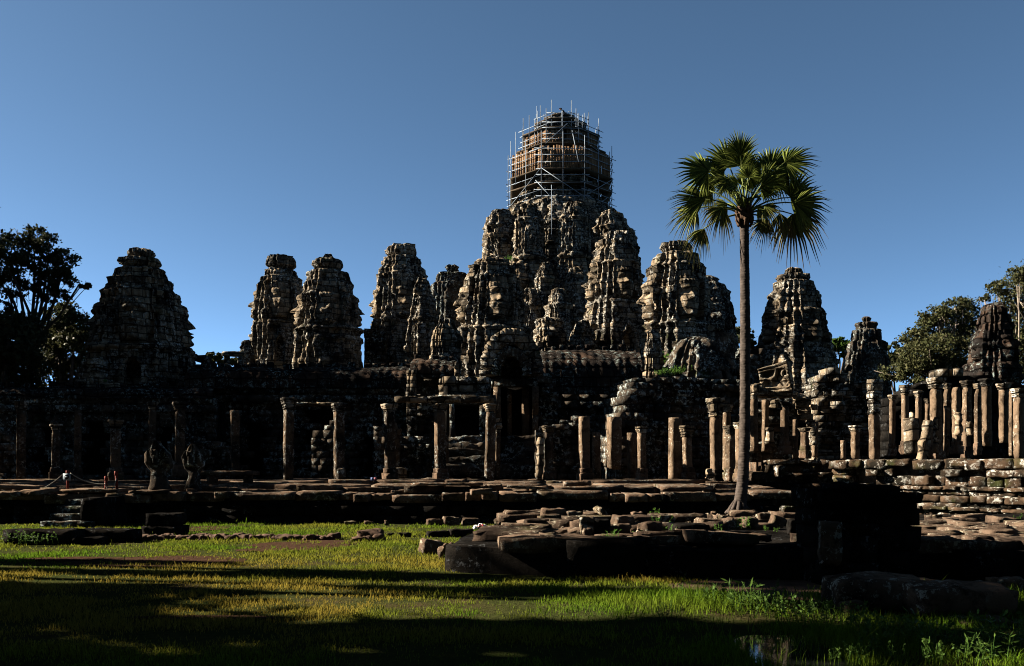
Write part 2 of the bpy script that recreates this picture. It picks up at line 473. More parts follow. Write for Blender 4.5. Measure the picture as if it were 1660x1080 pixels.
def shell(prof, cx, cy, Y, rot, seed, facez=None, crown=None, ledges=(), spacing=None, niche=None, amp=1.0, cxs=None, face_amp=1.0, roundness=0.0):
    """Tower skin: profile rows (py, half width px) -> displaced masonry surface. Returns V, Q, tags (0 body, 1..4 face, 5 crown)."""
    m = Y / F
    sp = spacing or .085 * (Y / 55.0)
    pz = np.array([PZ(p, Y) for p, _ in prof]); pr = np.array([w * m for _, w in prof])
    o = np.argsort(pz); pz, pr = pz[o], pr[o]
    zs = np.arange(pz[0], pz[-1], sp)
    # keep profile kinks
    zs = np.unique(np.concatenate([zs, pz]))
    r = np.interp(zs, pz, pr) / 1.055
    ravg = np.percentile(r, 70)
    pts, nor, panel, tt = [], [], [], []
    n = len(PLAN)
    for i in range(n):
        a0, b0 = np.array(PLAN[i]), np.array(PLAN[(i + 1) % n])
        L = np.linalg.norm(b0 - a0) * ravg
        k = max(1, int(math.ceil(L / sp)))
        d = (b0 - a0) / np.linalg.norm(b0 - a0)
        nn = np.array([d[1], -d[0]])
        for j in range(k):
            f = j / k
            p = a0 * (1 - f) + b0 * f
            pts.append(p)
            if j == 0:
                dp = a0 - np.array(PLAN[i - 1]); dp = dp / np.linalg.norm(dp)
                q = nn + np.array([dp[1], -dp[0]]); nor.append(q / np.linalg.norm(q))
            else: nor.append(nn)
            isp = (i % 9 == 0)
            panel.append(i // 9 + 1 if isp else 0)
            tt.append(-1 + 2 * f if isp else 9.0)
    pts, nor, panel, tt = np.array(pts), np.array(nor), np.array(panel), np.array(tt)
    nu, nz = len(pts), len(zs)
    U = np.cumsum(np.r_[0, np.linalg.norm(np.diff(pts, axis=0), axis=1)]) * ravg
    z2, u2 = np.meshgrid(zs, U, indexing='ij')
    r2 = np.repeat(r[:, None], nu, 1)
    th = np.arctan2(pts[:, 1], pts[:, 0])
    circ = np.stack([np.cos(th), np.sin(th)], 1)
    zc = PZ(crown, Y) if crown else pz[-1] + 9
    cb = sstep(zc - .3, zc + .05, zs)[:, None]
    cb = np.maximum(cb, roundness)
    bx = pts[None, :, 0] * (1 - cb) + circ[None, :, 0] * 1.02 * cb
    by = pts[None, :, 1] * (1 - cb) + circ[None, :, 1] * 1.02 * cb
    nx = nor[None, :, 0] * (1 - cb) + circ[None, :, 0] * cb
    ny = nor[None, :, 1] * (1 - cb) + circ[None, :, 1] * cb
    # masonry: courses and blocks
    ch = .36 + .1 * hsh(np.array([seed]), np.array([3]))[0]
    kk = np.floor(z2 / ch); off = hsh(kk, np.full_like(kk, seed)) * .9
    bw = .62
    jj = np.floor(u2 / bw + off)
    rnd = hsh(kk, jj, np.full_like(kk, seed + 1))
    d = (rnd - .5) * .11
    d = d - (hsh(kk, jj, np.full_like(kk, seed + 2)) > .94) * .22 + (hsh(kk, jj, np.full_like(kk, seed + 4)) > .95) * .14
    rr = hsh(kk, np.full_like(kk, seed + 3)); d = d + (rr - .5) * .05 + (rr > .9) * .07
    gz = np.abs(((z2 / ch) % 1) - .5) * 2; gu = np.abs(((u2 / bw + off) % 1) - .5) * 2
    d = d - .035 * (gz > .84) - .05 * (gu > .86)
    nf = vnoise(u2 * 1.6, z2 * .30, seed * 1.7, seed) * .15 + vnoise(u2 * 2.2, z2 * 1.4, seed * .7, seed + 9) * .06 + vnoise(u2 * 5, z2 * 4.5, seed, seed + 19) * .045
    d = d + nf
    for lp, la in ledges:
        zl = PZ(lp, Y)
        d = d + la * np.exp(-((z2 - zl) / .16) ** 2)
    d = d * amp
    if facez:
        z1, z0 = PZ(facez[0], Y), PZ(facez[1], Y)
        b2 = (z2 - z0) / (z1 - z0)
        inz = (b2 > -.01) & (b2 < 1.0)
        t2 = np.repeat(np.where(tt > 2, 0, tt)[None, :], nz, 0)
        onp = np.repeat((panel > 0)[None, :], nz, 0)
        hw = .46 * r2
        fh = face_relief(np.clip(t2, -1, 1) * 1.02, b2) * hw * face_amp
        d = np.where(onp & inz, d * .38 + fh * 1.12 - .50 * hw, d)
    if crown:
        cz = (z2 > zc)
        pet = .10 * np.abs(np.cos(th * 9))[None, :] * np.repeat((np.interp(zs, pz, pr) > 0)[:, None], nu, 1)
        d = np.where(cz, d * .7 + pet - .05, d)
    if niche:
        za, zb, hwn, dep = PZ(niche[1], Y), PZ(niche[0], Y), niche[2], niche[3]
        t2 = np.repeat(np.where(tt > 2, 9, tt)[None, :], nz, 0)
        arch = hwn * np.sqrt(np.clip(1 - np.clip((z2 - (za + (zb - za) * .6)) / ((zb - za) * .4), 0, 1) ** 2, 0, 1))
        inn = (np.abs(t2) < arch) & (z2 > za) & (z2 < zb)
        rim = (np.abs(t2) < arch + .22) & (z2 > za) & (z2 < zb + .45) & ~inn
        d = np.where(inn, -dep, np.where(rim, d + .28, d))
    sh = np.zeros(nz)
    if cxs:
        sh = np.interp(zs, sorted(PZ(p, Y) for p, _ in cxs), [q for _, q in sorted(((PZ(p, Y), w * m) for p, w in cxs))])
    x = bx * r2 + nx * d; y = by * r2 + ny * d
    # small horizontal shift of each course (settled masonry)
    x = x + (hsh(kk, np.full_like(kk, seed + 6)) - .5) * .06; y = y + (hsh(kk, np.full_like(kk, seed + 7)) - .5) * .06
    c_, s_ = math.cos(rot), math.sin(rot)
    X = cx + c_ * x - s_ * y + sh[:, None]; Yy = cy + s_ * x + c_ * y
    Z = z2 + (rnd - .5) * .05 + vnoise(u2 * .7, z2 * .7, 4.4, seed + 30) * .07
    V = np.stack([X, Yy, Z], -1).reshape(-1, 3)
    i0 = (np.arange(nz - 1)[:, None] * nu + np.arange(nu)[None, :])
    i1 = (np.arange(nz - 1)[:, None] * nu + (np.arange(nu)[None, :] + 1) % nu)
    Q = np.stack([i0, i1, i1 + nu, i0 + nu], -1).reshape(-1, 4)
    pn = panel[None, :].repeat(nz - 1, 0); T = np.zeros((nz - 1, nu), int)
    zm = (zs[:-1] + zs[1:]) / 2
    if facez:
        T = np.where(((zm > PZ(facez[1], Y)) & (zm < PZ(facez[0], Y)))[:, None], pn, T)
    if crown: T = np.where((zm > zc)[:, None], 5, T)
    # lid
    top = len(V)
    V = np.vstack([V, V[(nz - 1) * nu:nz * nu].mean(0)[None, :] + np.array([[0, 0, .05]])])
    L = (nz - 1) * nu
    lid = np.array([(top, L + k, L + (k + 1) % nu, L + (k + 2) % nu) for k in range(0, nu - 1, 2)])
    Q = np.vstack([Q, lid]); T = np.r_[T.ravel(), np.full(len(lid), 5 if crown else 0)]
    return V, Q, T

def submesh(V, Q):
    ids, inv = np.unique(Q, return_inverse=True)
    return V[ids], inv.reshape(Q.shape)

ROT = math.radians(14)
def tower(name, label, px, Y, prof, seed, facez=None, crown=None, rot=ROT, group='stone face towers of the temple', parent=None, partname='turret', mat='tower', **kw):
    cx = PX(px, Y)
    V, Q, T = shell(prof, cx, Y, Y, rot, seed, facez, crown, **kw)
    if parent is not None:
        return mesh_np(partname, V, Q, M[mat], parent)
    t = thing(name, label, 'stone tower', (cx, Y, 0), group)
    v, q = submesh(V, Q[T == 0]); mesh_np('tower_body', v, q, M[mat], t)
    for k in range(1, 5):
        if (T == k).any():
            v, q = submesh(V, Q[T == k]); mesh_np('carved_face', v, q, M['face' if mat == 'tower' else mat], t)
    if (T == 5).any():
        v, q = submesh(V, Q[T == 5]); mesh_np('lotus_crown', v, q, M[mat], t)
    return t

# top-left to right as in the photograph
tower('face_tower', 'broad dark stone tower standing alone beside the big tree at the left', 229, 50,
      [(404, 7), (407, 18), (412, 20), (416, 17), (419, 16), (421, 26), (427, 29), (432, 26), (435, 19), (438, 33), (441, 37), (454, 39), (457, 47), (476, 50), (479, 59), (490, 60), (503, 64), (506, 67), (530, 69), (545, 72), (575, 77), (612, 80), (650, 86), (760, 92)],
      11, facez=(478, 566), crown=436, ledges=((570, .2), (478, .12), (455, .1)), niche=(590, 650, .36, .7))
tower('face_tower', 'left one of the two close grey towers above the long left roof', 455, 74,
      [(415, 8), (417, 20), (424, 23), (432, 24), (437, 17), (440, 25), (451, 27), (453, 32), (461, 34), (464, 38), (489, 40), (491, 42), (520, 43), (528, 41), (531, 44), (560, 45), (600, 47), (640, 48)],
      12, facez=(462, 524), crown=438, ledges=((527, .2), (490, .1)), niche=(552, 590, .3, .5))
tower('face_tower', 'right one of the two close grey towers, small knob on its crown', 532, 66,
      [(413, 5), (417, 7), (419, 7), (420, 16), (424, 24), (431, 25), (437, 21), (439, 19), (442, 31), (458, 34), (462, 40), (479, 41), (482, 45), (506, 46), (510, 49), (536, 50), (540, 52), (575, 54), (620, 58), (680, 62)],
      13, facez=(470, 534), crown=440, ledges=((538, .2), (480, .1)))
tower('face_tower', 'slim brown tower with two blocks on its flat top', 651, 76,
      [(400, 18), (403, 22), (408, 24), (414, 23), (418, 19), (420, 29), (434, 31), (437, 35), (448, 36), (450, 39), (470, 40), (490, 43), (512, 44), (516, 47), (560, 49), (600, 53), (650, 57)],
      14, facez=(462, 522), crown=419, ledges=((524, .2), (450, .1)))
for bx_, wt in ((643, 14), (664, 17)):
    mb = MB(); c = P3(bx_, 400, 76); mb.rough(c, (wt * 76 / F, .8, .42), rz=.3, amp=.05, seed=bx_)
    tag(mb.build('capstone', M['tower']), 'weathered flat stone block on the slim brown tower, ' + ('left' if bx_ < 650 else 'right') + ' of the two', 'stone block', 'capstones on the slim tower')
tower('face_tower', 'narrow turret stuck to the right flank of the slim brown tower', 685, 71,
      [(452, 5), (456, 9), (462, 11), (470, 13), (490, 18), (515, 22), (530, 25), (545, 28), (600, 30), (660, 32)], 15, ledges=((520, .15),))
tower('face_tower', 'small black tower peeping out behind, with a knob on top', 733, 95,
      [(430, 6), (433, 10), (438, 9), (442, 5), (444, 17), (446, 25), (460, 27), (463, 33), (490, 36), (530, 40), (640, 44)], 16, mat='wall', ledges=((462, .1),))
tower('face_tower', 'stone tower left of the entrance porch, face turned to the left', 798, 57,
      [(420, 8), (422, 22), (428, 25), (431, 24), (433, 34), (446, 37), (451, 38), (456, 43), (472, 45), (476, 48), (498, 49), (502, 52), (524, 52), (534, 50), (538, 55), (546, 57), (570, 60), (620, 64), (700, 68)],
      17, facez=(452, 528), crown=432, ledges=((536, .25), (455, .1)), face_amp=1.15)
tower('face_tower', 'pale stone tower right of the scaffolded one, with two clear faces', 998, 62,
      [(376, 8), (378, 16), (384, 19), (391, 21), (393, 27), (405, 28), (409, 33), (428, 36), (431, 39), (462, 42), (466, 45), (486, 46), (494, 44), (498, 49), (530, 53), (545, 57), (565, 62), (600, 66), (690, 70)],
      18, facez=(432, 492), crown=378, ledges=((494, .22), (431, .12)), niche=(540, 600, .34, .5), face_amp=1.2, mat='tower')
tower('face_tower', 'lit tower with a broad face just left of the palm', 1097, 55,
      [(393, 10), (395, 22), (401, 25), (407, 24), (411, 20), (415, 36), (430, 38), (436, 43), (456, 46), (460, 49), (490, 51), (515, 52), (528, 50), (532, 54), (548, 57), (575, 60), (640, 66), (700, 70)],
      19, facez=(448, 526), crown=412, ledges=((530, .22), (437, .12)), face_amp=1.2)
tower('face_tower', 'dark stepped tower behind the broad-faced one, half hidden by it', 1142, 70,
      [(448, 6), (451, 18), (454, 22), (460, 22), (463, 29), (470, 31), (476, 37), (488, 40), (492, 44), (512, 45), (520, 47), (560, 52), (600, 58), (680, 62)],
      20, mat='wall', crown=462, ledges=((475, .1), (520, .15)), facez=(488, 545))
tower('face_tower', 'tower standing free right of the palm, sunlit face on its left', 1287, 60,
      [(435, 6), (437, 12), (441, 13), (445, 14), (447, 25), (451, 26), (456, 23), (459, 31), (472, 33), (477, 38), (486, 40), (505, 44), (512, 49), (536, 50), (544, 55), (560, 57), (590, 66), (640, 74), (700, 80)],
      21, facez=(492, 560), crown=458, ledges=((562, .2), (480, .1)), rot=math.radians(20))
tower('face_tower', 'small black tower with a lotus knob between palm and right trees', 1404, 82,
      [(514, 3), (516, 7), (519, 6), (522, 3.5), (524, 16), (527, 18), (531, 14), (534, 15), (536, 22), (553, 24), (556, 30), (578, 32), (584, 34), (620, 37), (680, 40)],
      22, mat='wall', crown=535, rot=math.radians(-8))
tower('face_tower', 'ruined brown tower among the trees at the right edge', 1611, 46,
      [(492, 6), (494, 14), (500, 18), (508, 19), (513, 23), (522, 25), (527, 28), (550, 31), (570, 34), (600, 37), (650, 40), (720, 44)],
      23, ledges=((560, .15),), facez=(536, 588), rot=math.radians(10), mat='roof')

# ---- central tower with its ring of turrets
YC = 95.0
CXC = PX(908, YC)
ct = thing('central_tower', 'huge central stone tower, its top third wrapped in scaffolding', 'stone tower', (CXC, YC, 0))
tower('', '', 908, YC, [(186, 9), (190, 14), (195, 16), (196, 24), (208, 27), (212, 33), (228, 38), (232, 44), (258, 48), (262, 54), (300, 60), (330, 66), (342, 74), (349, 92), (365, 99), (380, 106), (410, 115), (425, 119), (470, 122), (560, 128), (640, 132)],
      31, parent=ct, partname='tower_core', roundness=.55, amp=1.5, spacing=.17, ledges=((262, .3), (345, .3), (425, .4)))
for i, (px, yy, top, hw, bot, fz) in enumerate([(811, 90, 343, 29, 520, (372, 420)), (858, 85, 334, 26, 520, (362, 412)), (931, 84, 331, 27, 500, (362, 414)), (990, 88, 346, 34, 520, (380, 430)), (893, 88, 352, 20, 520, None), (1019, 92, 376, 17, 520, None),
                                           (885, 80, 428, 20, 560, None), (838, 82, 430, 22, 560, None), (934, 80, 436, 22, 570, None), (906, 77, 470, 20, 600, None), (860, 79, 470, 18, 600, None)]):
    tower('', '', px, yy, [(top - 2, hw * .25), (top, hw * .5), (top + 8, hw * .6), (top + 10, hw * .76), (top + 24, hw * .84), (top + 28, hw * .94), (top + 60, hw), (top + 95, hw * 1.06), (bot, hw * 1.12)],
          40 + i, parent=ct, partname='turret', facez=fz, ledges=((top + 26, .15), (top + 88, .3)), rot=math.radians((20, 8, 16, 14, 10, 14, 12, 18, 12, 15, 16)[i]), amp=1.25, spacing=.13, face_amp=.8)
# finial stub stones on top of the core
mb = MB()
for (px, py, w, hh) in ((905, 190, 13, 7), (922, 191, 14, 6), (930, 195, 8, 4), (913, 187, 6, 5)):
    mb.rough(P3(px, py, YC - 1), (w * YC / F, 1.0, hh * YC / F), rz=.4, amp=.08, seed=px)
mb.build('broken_finial', M['tower'], ct)

# small turret heads in front of the central mass
tower('small_turret', 'small lotus-topped turret under the central tower, above the dark roof', 891, 60,
      [(516, 8), (518, 19), (524, 21), (528, 18), (531, 20), (538, 26), (560, 30), (580, 32), (640, 34)], 61, group='small turrets at the foot of the central tower', crown=529)
tower('small_turret', 'low crumbling turret stub left of the porch tower, pale lit edge', 722, 52,
      [(516, 4), (519, 11), (527, 13), (530, 16), (536, 20), (552, 23), (580, 25), (610, 27), (680, 30)], 62, group='small turrets at the foot of the central tower')
tower('small_turret', 'low turret stub at the left foot of the pale two-faced tower', 944, 58,
      [(520, 5), (524, 10), (536, 14), (552, 20), (566, 23), (600, 26), (680, 28)], 63, group='small turrets at the foot of the central tower')
tower('small_turret', 'squat turret with lichen between broad-faced tower and palm', 1128, 47,
      [(546, 6), (550, 20), (560, 30), (575, 42), (600, 54), (640, 64), (700, 70)], 64, group='small turrets at the foot of the central tower', mat='wall')
tower('small_turret', 'slender carved stub in sun at the foot of the broad-faced tower', 1057, 50,
      [(536, 3), (540, 9), (556, 12), (580, 13), (600, 14), (680, 17)], 65, group='small turrets at the foot of the central tower')
tower('small_turret', 'dark stub left of the pair of close grey towers', 400, 70,
      [(552, 3), (555, 7), (560, 6), (565, 10), (590, 14), (640, 16)], 66, group='small turrets at the foot of the central tower', mat='wall')

# ------------------------------------------------------------------ scaffolding on the central tower
sc = thing('scaffolding', 'steel pole scaffolding with brown boards round the top of the central tower', 'scaffolding', (CXC, YC, PZ(350, YC)))
pm = YC / F
OCT = [math.radians(22.5 + 45 * k) for k in range(8)]
def ring(hw, py, k, frac=0.0, grow=1.0):
    R = hw * pm / math.cos(math.radians(22.5)) * grow
    p = np.array([math.cos(OCT[k % 8]) * R, math.sin(OCT[k % 8]) * R]); q = np.array([math.cos(OCT[(k + 1) % 8]) * R, math.sin(OCT[(k + 1) % 8]) * R])
    w = p * (1 - frac) + q * frac
    return np.array([CXC + w[0], YC + w[1], PZ(py, YC)])
rg = random.Random(5)
pr_ = .036
def pole(name, a_, b_, r_=pr_):
    mb = MB(); mb.tube([a_, b_], r_, 5); mb.build(name, M['steel'], sc)
def ext(p, q, e_):
    d = (q - p) / np.linalg.norm(q - p); return p - d * e_, q + d * e_
for k in range(8):
    for fr, top in ((0, 250), (.5, 256)):
        pole('upright', ring(80, 352, k, fr), ring(80, top - rg.uniform(0, 12), k, fr))
    for fr in (0, .5):
        pole('upright', ring(60, 262, k, fr), ring(60, 212 - rg.uniform(0, 14), k, fr))
    for fr in (0, .5):
        pole('upright', ring(38, 228, k, fr), ring(38, 196 - rg.uniform(0, 22) * (fr == 0), k, fr))
    for py in (343, 333, 322, 311, 301, 290, 280, 270):
        p, q = ext(ring(80, py + rg.uniform(-1, 1), k), ring(80, py + rg.uniform(-1, 1), k + 1), rg.uniform(.2, .8)); pole('ledger', p, q)
    for py in (256, 248, 240, 231, 222):
        p, q = ext(ring(61, py, k), ring(61, py + rg.uniform(-1, 1), k + 1), rg.uniform(.2, .7)); pole('guard_rail', p, q)
    for py in (214, 206, 199):
        p, q = ext(ring(39, py, k), ring(39, py + rg.uniform(-1, 1), k + 1), rg.uniform(.2, .6)); pole('guard_rail', p, q)
for k, (a1, b1) in {4: (345, 300), 5: (300, 345), 6: (343, 302), 7: (302, 340), 3: (340, 300), 0: (262, 345)}.items():
    pole('brace', ring(81, a1, k), ring(81, b1, k + 1))
pole('brace', P3(885, 232, 88), P3(920, 200, 90)); pole('brace', P3(938, 262, 88), P3(926, 205, 91)); pole('brace', P3(958, 236, 90), P3(992, 262, 96))
pole('brace', P3(858, 246, 90), P3(888, 236, 88)); pole('brace', P3(868, 292, 87), P3(912, 340, 87)); pole('brace', P3(948, 350, 88), P3(985, 320, 93))
for px, t_, b_ in ((876, 171, 240), (858, 187, 230), (872, 180, 235), (934, 176, 222), (953, 188, 225), (836, 214, 300), (824, 252, 345), (912, 180, 240), (944, 198, 230)):
    pole('upright', P3(px, b_, YC - 3.2), P3(px, t_, YC - 3.2))
# projecting stub poles on the right and below
for px, py in ((1030, 374), (1030, 391), (1030, 399), (1049, 458)):
    pole('ledger', P3(px - 14, py - 3, 92), P3(px, py, 90))
pole('upright', P3(894, 380, 82), P3(894, 300, 86))
def deck(pyd, h0, h1):
    V, Q = [], []
    for k in range(8):
        for hw_ in (h0, h1):
            for dz in (0, -.12):
                p = ring(hw_, pyd, k); p[2] += dz; V.append(p)
    for k in range(8):
        a_, b_ = k * 4, ((k + 1) % 8) * 4
        Q += [(a_, b_, b_ + 2, a_ + 2), (a_ + 1, a_ + 3, b_ + 3, b_ + 1), (a_ + 2, b_ + 2, b_ + 3, a_ + 3), (a_, a_ + 1, b_ + 1, b_)]
    mesh_np('deck', np.array(V), np.array(Q), M['plank'], sc)
deck(320, 66, 81); deck(300, 62, 81); deck(257, 50, 71); deck(229, 36, 62); deck(207, 20, 42); deck(195, 12, 26)
def hoard(py0, py1, hw_, sides):
    for k in sides:
        mb = MB()
        p, q = ring(hw_, py0, k), ring(hw_, py0, k + 1)
        L = np.linalg.norm(q - p); nb = int(L / .28)
        hgt = PZ(py1, YC) - PZ(py0, YC)
        ang = math.atan2(q[1] - p[1], q[0] - p[0])
        for i in range(nb):
            f = (i + .5) / nb
            if rg.random() < .05: continue
            hh = hgt * rg.uniform(.9, 1.02)
            mb.box(p * (1 - f) + q * f + np.array([rg.uniform(-.03, .03), rg.uniform(-.03, .03), hh / 2]), (L / nb * .93, .03, hh), rz=ang)
        mb.build('boarding', M['board'], sc)
hoard(299, 264, 77.5, range(8)); hoard(256, 231, 58, range(8))

# crouching worker at the very top
def figure(name, label, nodes, edges, loc, mat, cat='person'):
    me = bpy.data.meshes.new(name)
    me.from_pydata([Vector(n[:3]) for n in nodes], edges, [])
    me.materials.append(mat)
    o = bpy.data.objects.new(name, me); C.objects.link(o); o.location = loc; ORG[o.name] = Vector(loc)
    sm = o.modifiers.new('skin', 'SKIN'); sm.use_smooth_shade = True
    for i, n in enumerate(nodes):
        sv = me.skin_vertices[0].data[i]; sv.radius = (n[3], n[3]); sv.use_root = (i == 0)
    ss = o.modifiers.new('sub', 'SUBSURF'); ss.levels = ss.render_levels = 2
    return tag(o, label, cat) if label else o
pl = Vector(P3(915, 195, YC - 1.9)); pl.z += .06
body = [(0, 0, .42, .15), (-.02, 0, .58, .14), (-.10, 0, .80, .16), (-.20, 0, .96, .15), (-.30, 0, 1.04, .06),       # pelvis, spine, chest, shoulders, neck
        (-.10, -.11, .40, .09), (-.32, -.13, .50, .075), (-.12, -.13, .08, .05), (-.24, -.14, .04, .04),
        (-.10, .11, .40, .09), (-.34, .14, .46, .075), (-.16, .14, .08, .05), (-.28, .15, .04, .04),
        (-.18, -.19, .95, .065), (-.30, -.24, .72, .05), (-.46, -.18, .58, .04), (-.53, -.16, .53, .03),
        (-.18, .19, .95, .065), (-.32, .23, .74, .05), (-.48, .16, .62, .04), (-.55, .14, .57, .03)]
ed = [(0, 1), (1, 2), (2, 3), (3, 4), (0, 5), (5, 6), (6, 7), (7, 8), (0, 9), (9, 10), (10, 11), (11, 12), (3, 13), (13, 14), (14, 15), (15, 16), (3, 17), (17, 18), (18, 19), (19, 20)]
person = figure('person', 'worker in dark clothes bending forward at the very top of the scaffolding', body, ed, pl, M['cloth'])
mb = MB()
def ball(mb, c, rx, ry, rz, nu=14, nv=10):
    V, Q = [], []
    for j in range(nv + 1):
        ph = math.pi * j / nv - math.pi / 2
        for i in range(nu):
            t_ = 2 * math.pi * i / nu
            V.append((c[0] + rx * math.cos(ph) * math.cos(t_), c[1] + ry * math.cos(ph) * math.sin(t_), c[2] + rz * math.sin(ph)))
    for j in range(nv):
        for i in range(nu):
            Q.append((j * nu + i, j * nu + (i + 1) % nu, (j + 1) * nu + (i + 1) % nu, (j + 1) * nu + i))
    mb.add(V, Q)
hp = pl + Vector((-.40, 0, 1.12))
ball(mb, hp, .115, .09, .125); ball(mb, hp + Vector((-.115, 0, -.02)), .025, .018, .03)
for s_ in (-1, 1): ball(mb, hp + Vector((.0, .09 * s_, -.01)), .025, .012, .035)
mb.build('head', M['skin'], person, smooth=True)
mb = MB(); ball(mb, hp + Vector((.015, 0, .05)), .125, .105, .10); mb.box(hp + Vector((-.13, 0, .07)), (.12, .14, .015))
mb.build('cap', M['blackpaint'], person, smooth=True)

# ------------------------------------------------------------------ galleries, porch and walls of the temple
def masonry(mb, p0, p1, z0, top, depth, ch=.36, bw=.7, jit=.1, seed=0, holes=None, front=True):
    """blocks laid in courses from p0 to p1 (xy); top: number or f(s in 0..1)->z; holes f(s,z)->bool"""
    r = np.random.default_rng(seed)
    p0, p1 = np.array(p0, float), np.array(p1, float)
    d = p1 - p0; L = np.linalg.norm(d); d /= L
    n = np.array([d[1], -d[0]])
    ang = math.atan2(d[1], d[0])
    tf = top if callable(top) else (lambda s: top)
    zmax = max(tf(s) for s in np.linspace(0, 1, 60))
    z = z0; k = 0
    while z < zmax - .02:
        h = ch * r.uniform(.85, 1.15)
        x = -r.uniform(0, bw) ; 
        while x < L:
            w = bw * r.uniform(.65, 1.4)
            xa, xb = max(x, 0), min(x + w, L)
            x += w
            if xb - xa < .06: continue
            s = (xa + xb) / 2 / L
            ht = min(h, tf(s) - z)
            if ht < h * .35: continue
            if holes and holes(s, z + ht / 2): continue
            off = r.normal() * jit * .5
            c = p0 + d * (xa + xb) / 2 + n * (off - depth / 2)
            mb.box((c[0], c[1], z + ht / 2), (xb - xa - .012, depth, ht - .012), rz=ang, jit=.05, rng=r)
        z += h; k += 1
def wall_px(name, label, cat, x0, x1, top, bot, Y, depth=1.0, mat='wall', parent=None, seed=0, Y1=None, ch=.34, bw=.7, jit=.12, holes=None, group=None, loc=None):
    """top: row number or list of (px,row) giving a broken edge"""
    Y1 = Y1 or Y
    mb = MB()
    if isinstance(top, (int, float)): tf = PZ(top, Y)
    else:
        xs, ys = zip(*top)
        tf = lambda s: PZ(float(np.interp(x0 + s * (x1 - x0), xs, ys)), Y * (1 - s) + Y1 * s)
    masonry(mb, (PX(x0, Y), Y), (PX(x1, Y1), Y1), PZ(bot, Y), tf, depth, ch, bw, jit, seed, holes)
    o = mb.build(name, M[mat], parent, loc)
    if label: tag(o, label, cat, group)
    return o

def vault(parent, x0, x1, ye, yr, Y, half=2.6, mat='roof', rib=.42, crest=True, seed=0, ribamp=.045, name='roof'):
    """corbelled stone vault along x, eave row ye, ridge row yr, with half-round tile ribs and a crest of finials"""
    X0, X1 = PX(x0, Y), PX(x1, Y)
    zr, ze = PZ(yr, Y + half), PZ(ye, Y)
    nx = max(4, int((X1 - X0) / .07)); npf = 30
    xs = np.linspace(X0, X1, nx)
    t = np.linspace(0, 1, npf)
    yy = Y + half * t ** 3.4
    zz = ze + (zr - ze) * (1 - (1 - t) ** 1.4)
    yy = np.r_[yy, (2 * (Y + half) - yy)[::-1][1:]]; zz = np.r_[zz, zz[::-1][1:]]
    nrm = np.stack([-(np.gradient(zz)), np.gradient(yy)], 1); nrm /= np.linalg.norm(nrm, axis=1)[:, None] + 1e-9
    ribs = np.abs(np.cos(xs / rib * math.pi))
    tstep = (np.arange(len(yy)) % 7) / 7.0
    amp = ribamp * ribs[:, None] * np.ones(len(yy))[None, :] - .05 * tstep[None, :]
    nz_ = vnoise(xs[:, None] * .8, yy[None, :] * .8, 3.3, seed) * .10 + vnoise(xs[:, None] * 4, yy[None, :] * 4, 7.7, seed + 1) * .05
    amp = amp + nz_
    V = np.stack([np.repeat(xs[:, None], len(yy), 1), yy[None, :] + nrm[None, :, 0] * amp, zz[None, :] + nrm[None, :, 1] * amp], -1).reshape(-1, 3)
    m_ = len(yy)
    i0 = (np.arange(nx - 1)[:, None] * m_ + np.arange(m_ - 1)[None, :]).ravel()
    Q = np.stack([i0, i0 + m_, i0 + m_ + 1, i0 + 1], -1)
    rf = mesh_np(name, V, Q, M[mat], parent)
    if crest:
        r = np.random.default_rng(seed + 5)
        x = X0 + .2
        while x < X1 - .1:
            if r.random() > .22:
                h = r.uniform(.25, .42)
                mb = MB(); mb.rough((x, Y + half, zr + h * .4), (.36, .3, h), amp=.05, seed=int(r.integers(999)), n=(3, 3, 3))
                mb.build('ridge_finial', M[mat], rf)
            x += .46
    return rf

def gallery(name, label, x0, x1, yr, ye, bot, Y, half=2.6, seed=0, cornice=True, group=None, openings=()):
    t = thing(name, label, 'stone gallery', (PX((x0 + x1) / 2, Y), Y, PZ(bot, Y)), group)
    X0, X1 = PX(x0, Y), PX(x1, Y)
    def holes(s, z):
        px = x0 + s * (x1 - x0)
        for (a_, b_, t_, q_) in openings:
            if a_ < px < b_ and PZ(q_, Y) < z < PZ(t_, Y): return True
        return False
    wall_px('wall', None, None, x0, x1, ye + 14, bot, Y + .45, .8, 'wall', t, seed, holes=holes)
    for i, (dy, pr, hh) in enumerate(((ye + 3, .28, .3), (ye + 9, .14, .26), (ye + 16, .34, .34))):
        mb = MB(); masonry(mb, (X0, Y + .4 - pr), (X1, Y + .4 - pr), PZ(dy, Y) - hh / 2, PZ(dy, Y) + hh / 2, .7, hh, .9, .06, seed + i)
        mb.build('cornice', M['wall'], t)
    mb = MB(); mb.box(((X0 + X1) / 2, Y + half + 1.2, (PZ(bot, Y) + PZ(ye, Y)) / 2), (X1 - X0 - .3, 2 * half - 1.0, PZ(ye, Y) - PZ(bot, Y) - .2)); mb.build('core_wall', M['black'], t)
    vault(t, x0, x1, ye, yr, Y, half, seed=seed)
    return t

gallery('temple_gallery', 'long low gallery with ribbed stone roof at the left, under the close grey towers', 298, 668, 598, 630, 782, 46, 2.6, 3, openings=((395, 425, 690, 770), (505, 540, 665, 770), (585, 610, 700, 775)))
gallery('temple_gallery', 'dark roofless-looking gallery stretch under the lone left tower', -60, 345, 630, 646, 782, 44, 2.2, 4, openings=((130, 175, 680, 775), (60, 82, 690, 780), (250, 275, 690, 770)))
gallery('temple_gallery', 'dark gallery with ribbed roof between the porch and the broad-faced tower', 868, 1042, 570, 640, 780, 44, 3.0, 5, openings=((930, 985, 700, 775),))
gallery('temple_gallery', 'low dark gallery behind the pillars right of the palm', 1205, 1440, 640, 664, 790, 42, 2.4, 6, openings=((1285, 1330, 680, 760), (1365, 1400, 690, 770)))

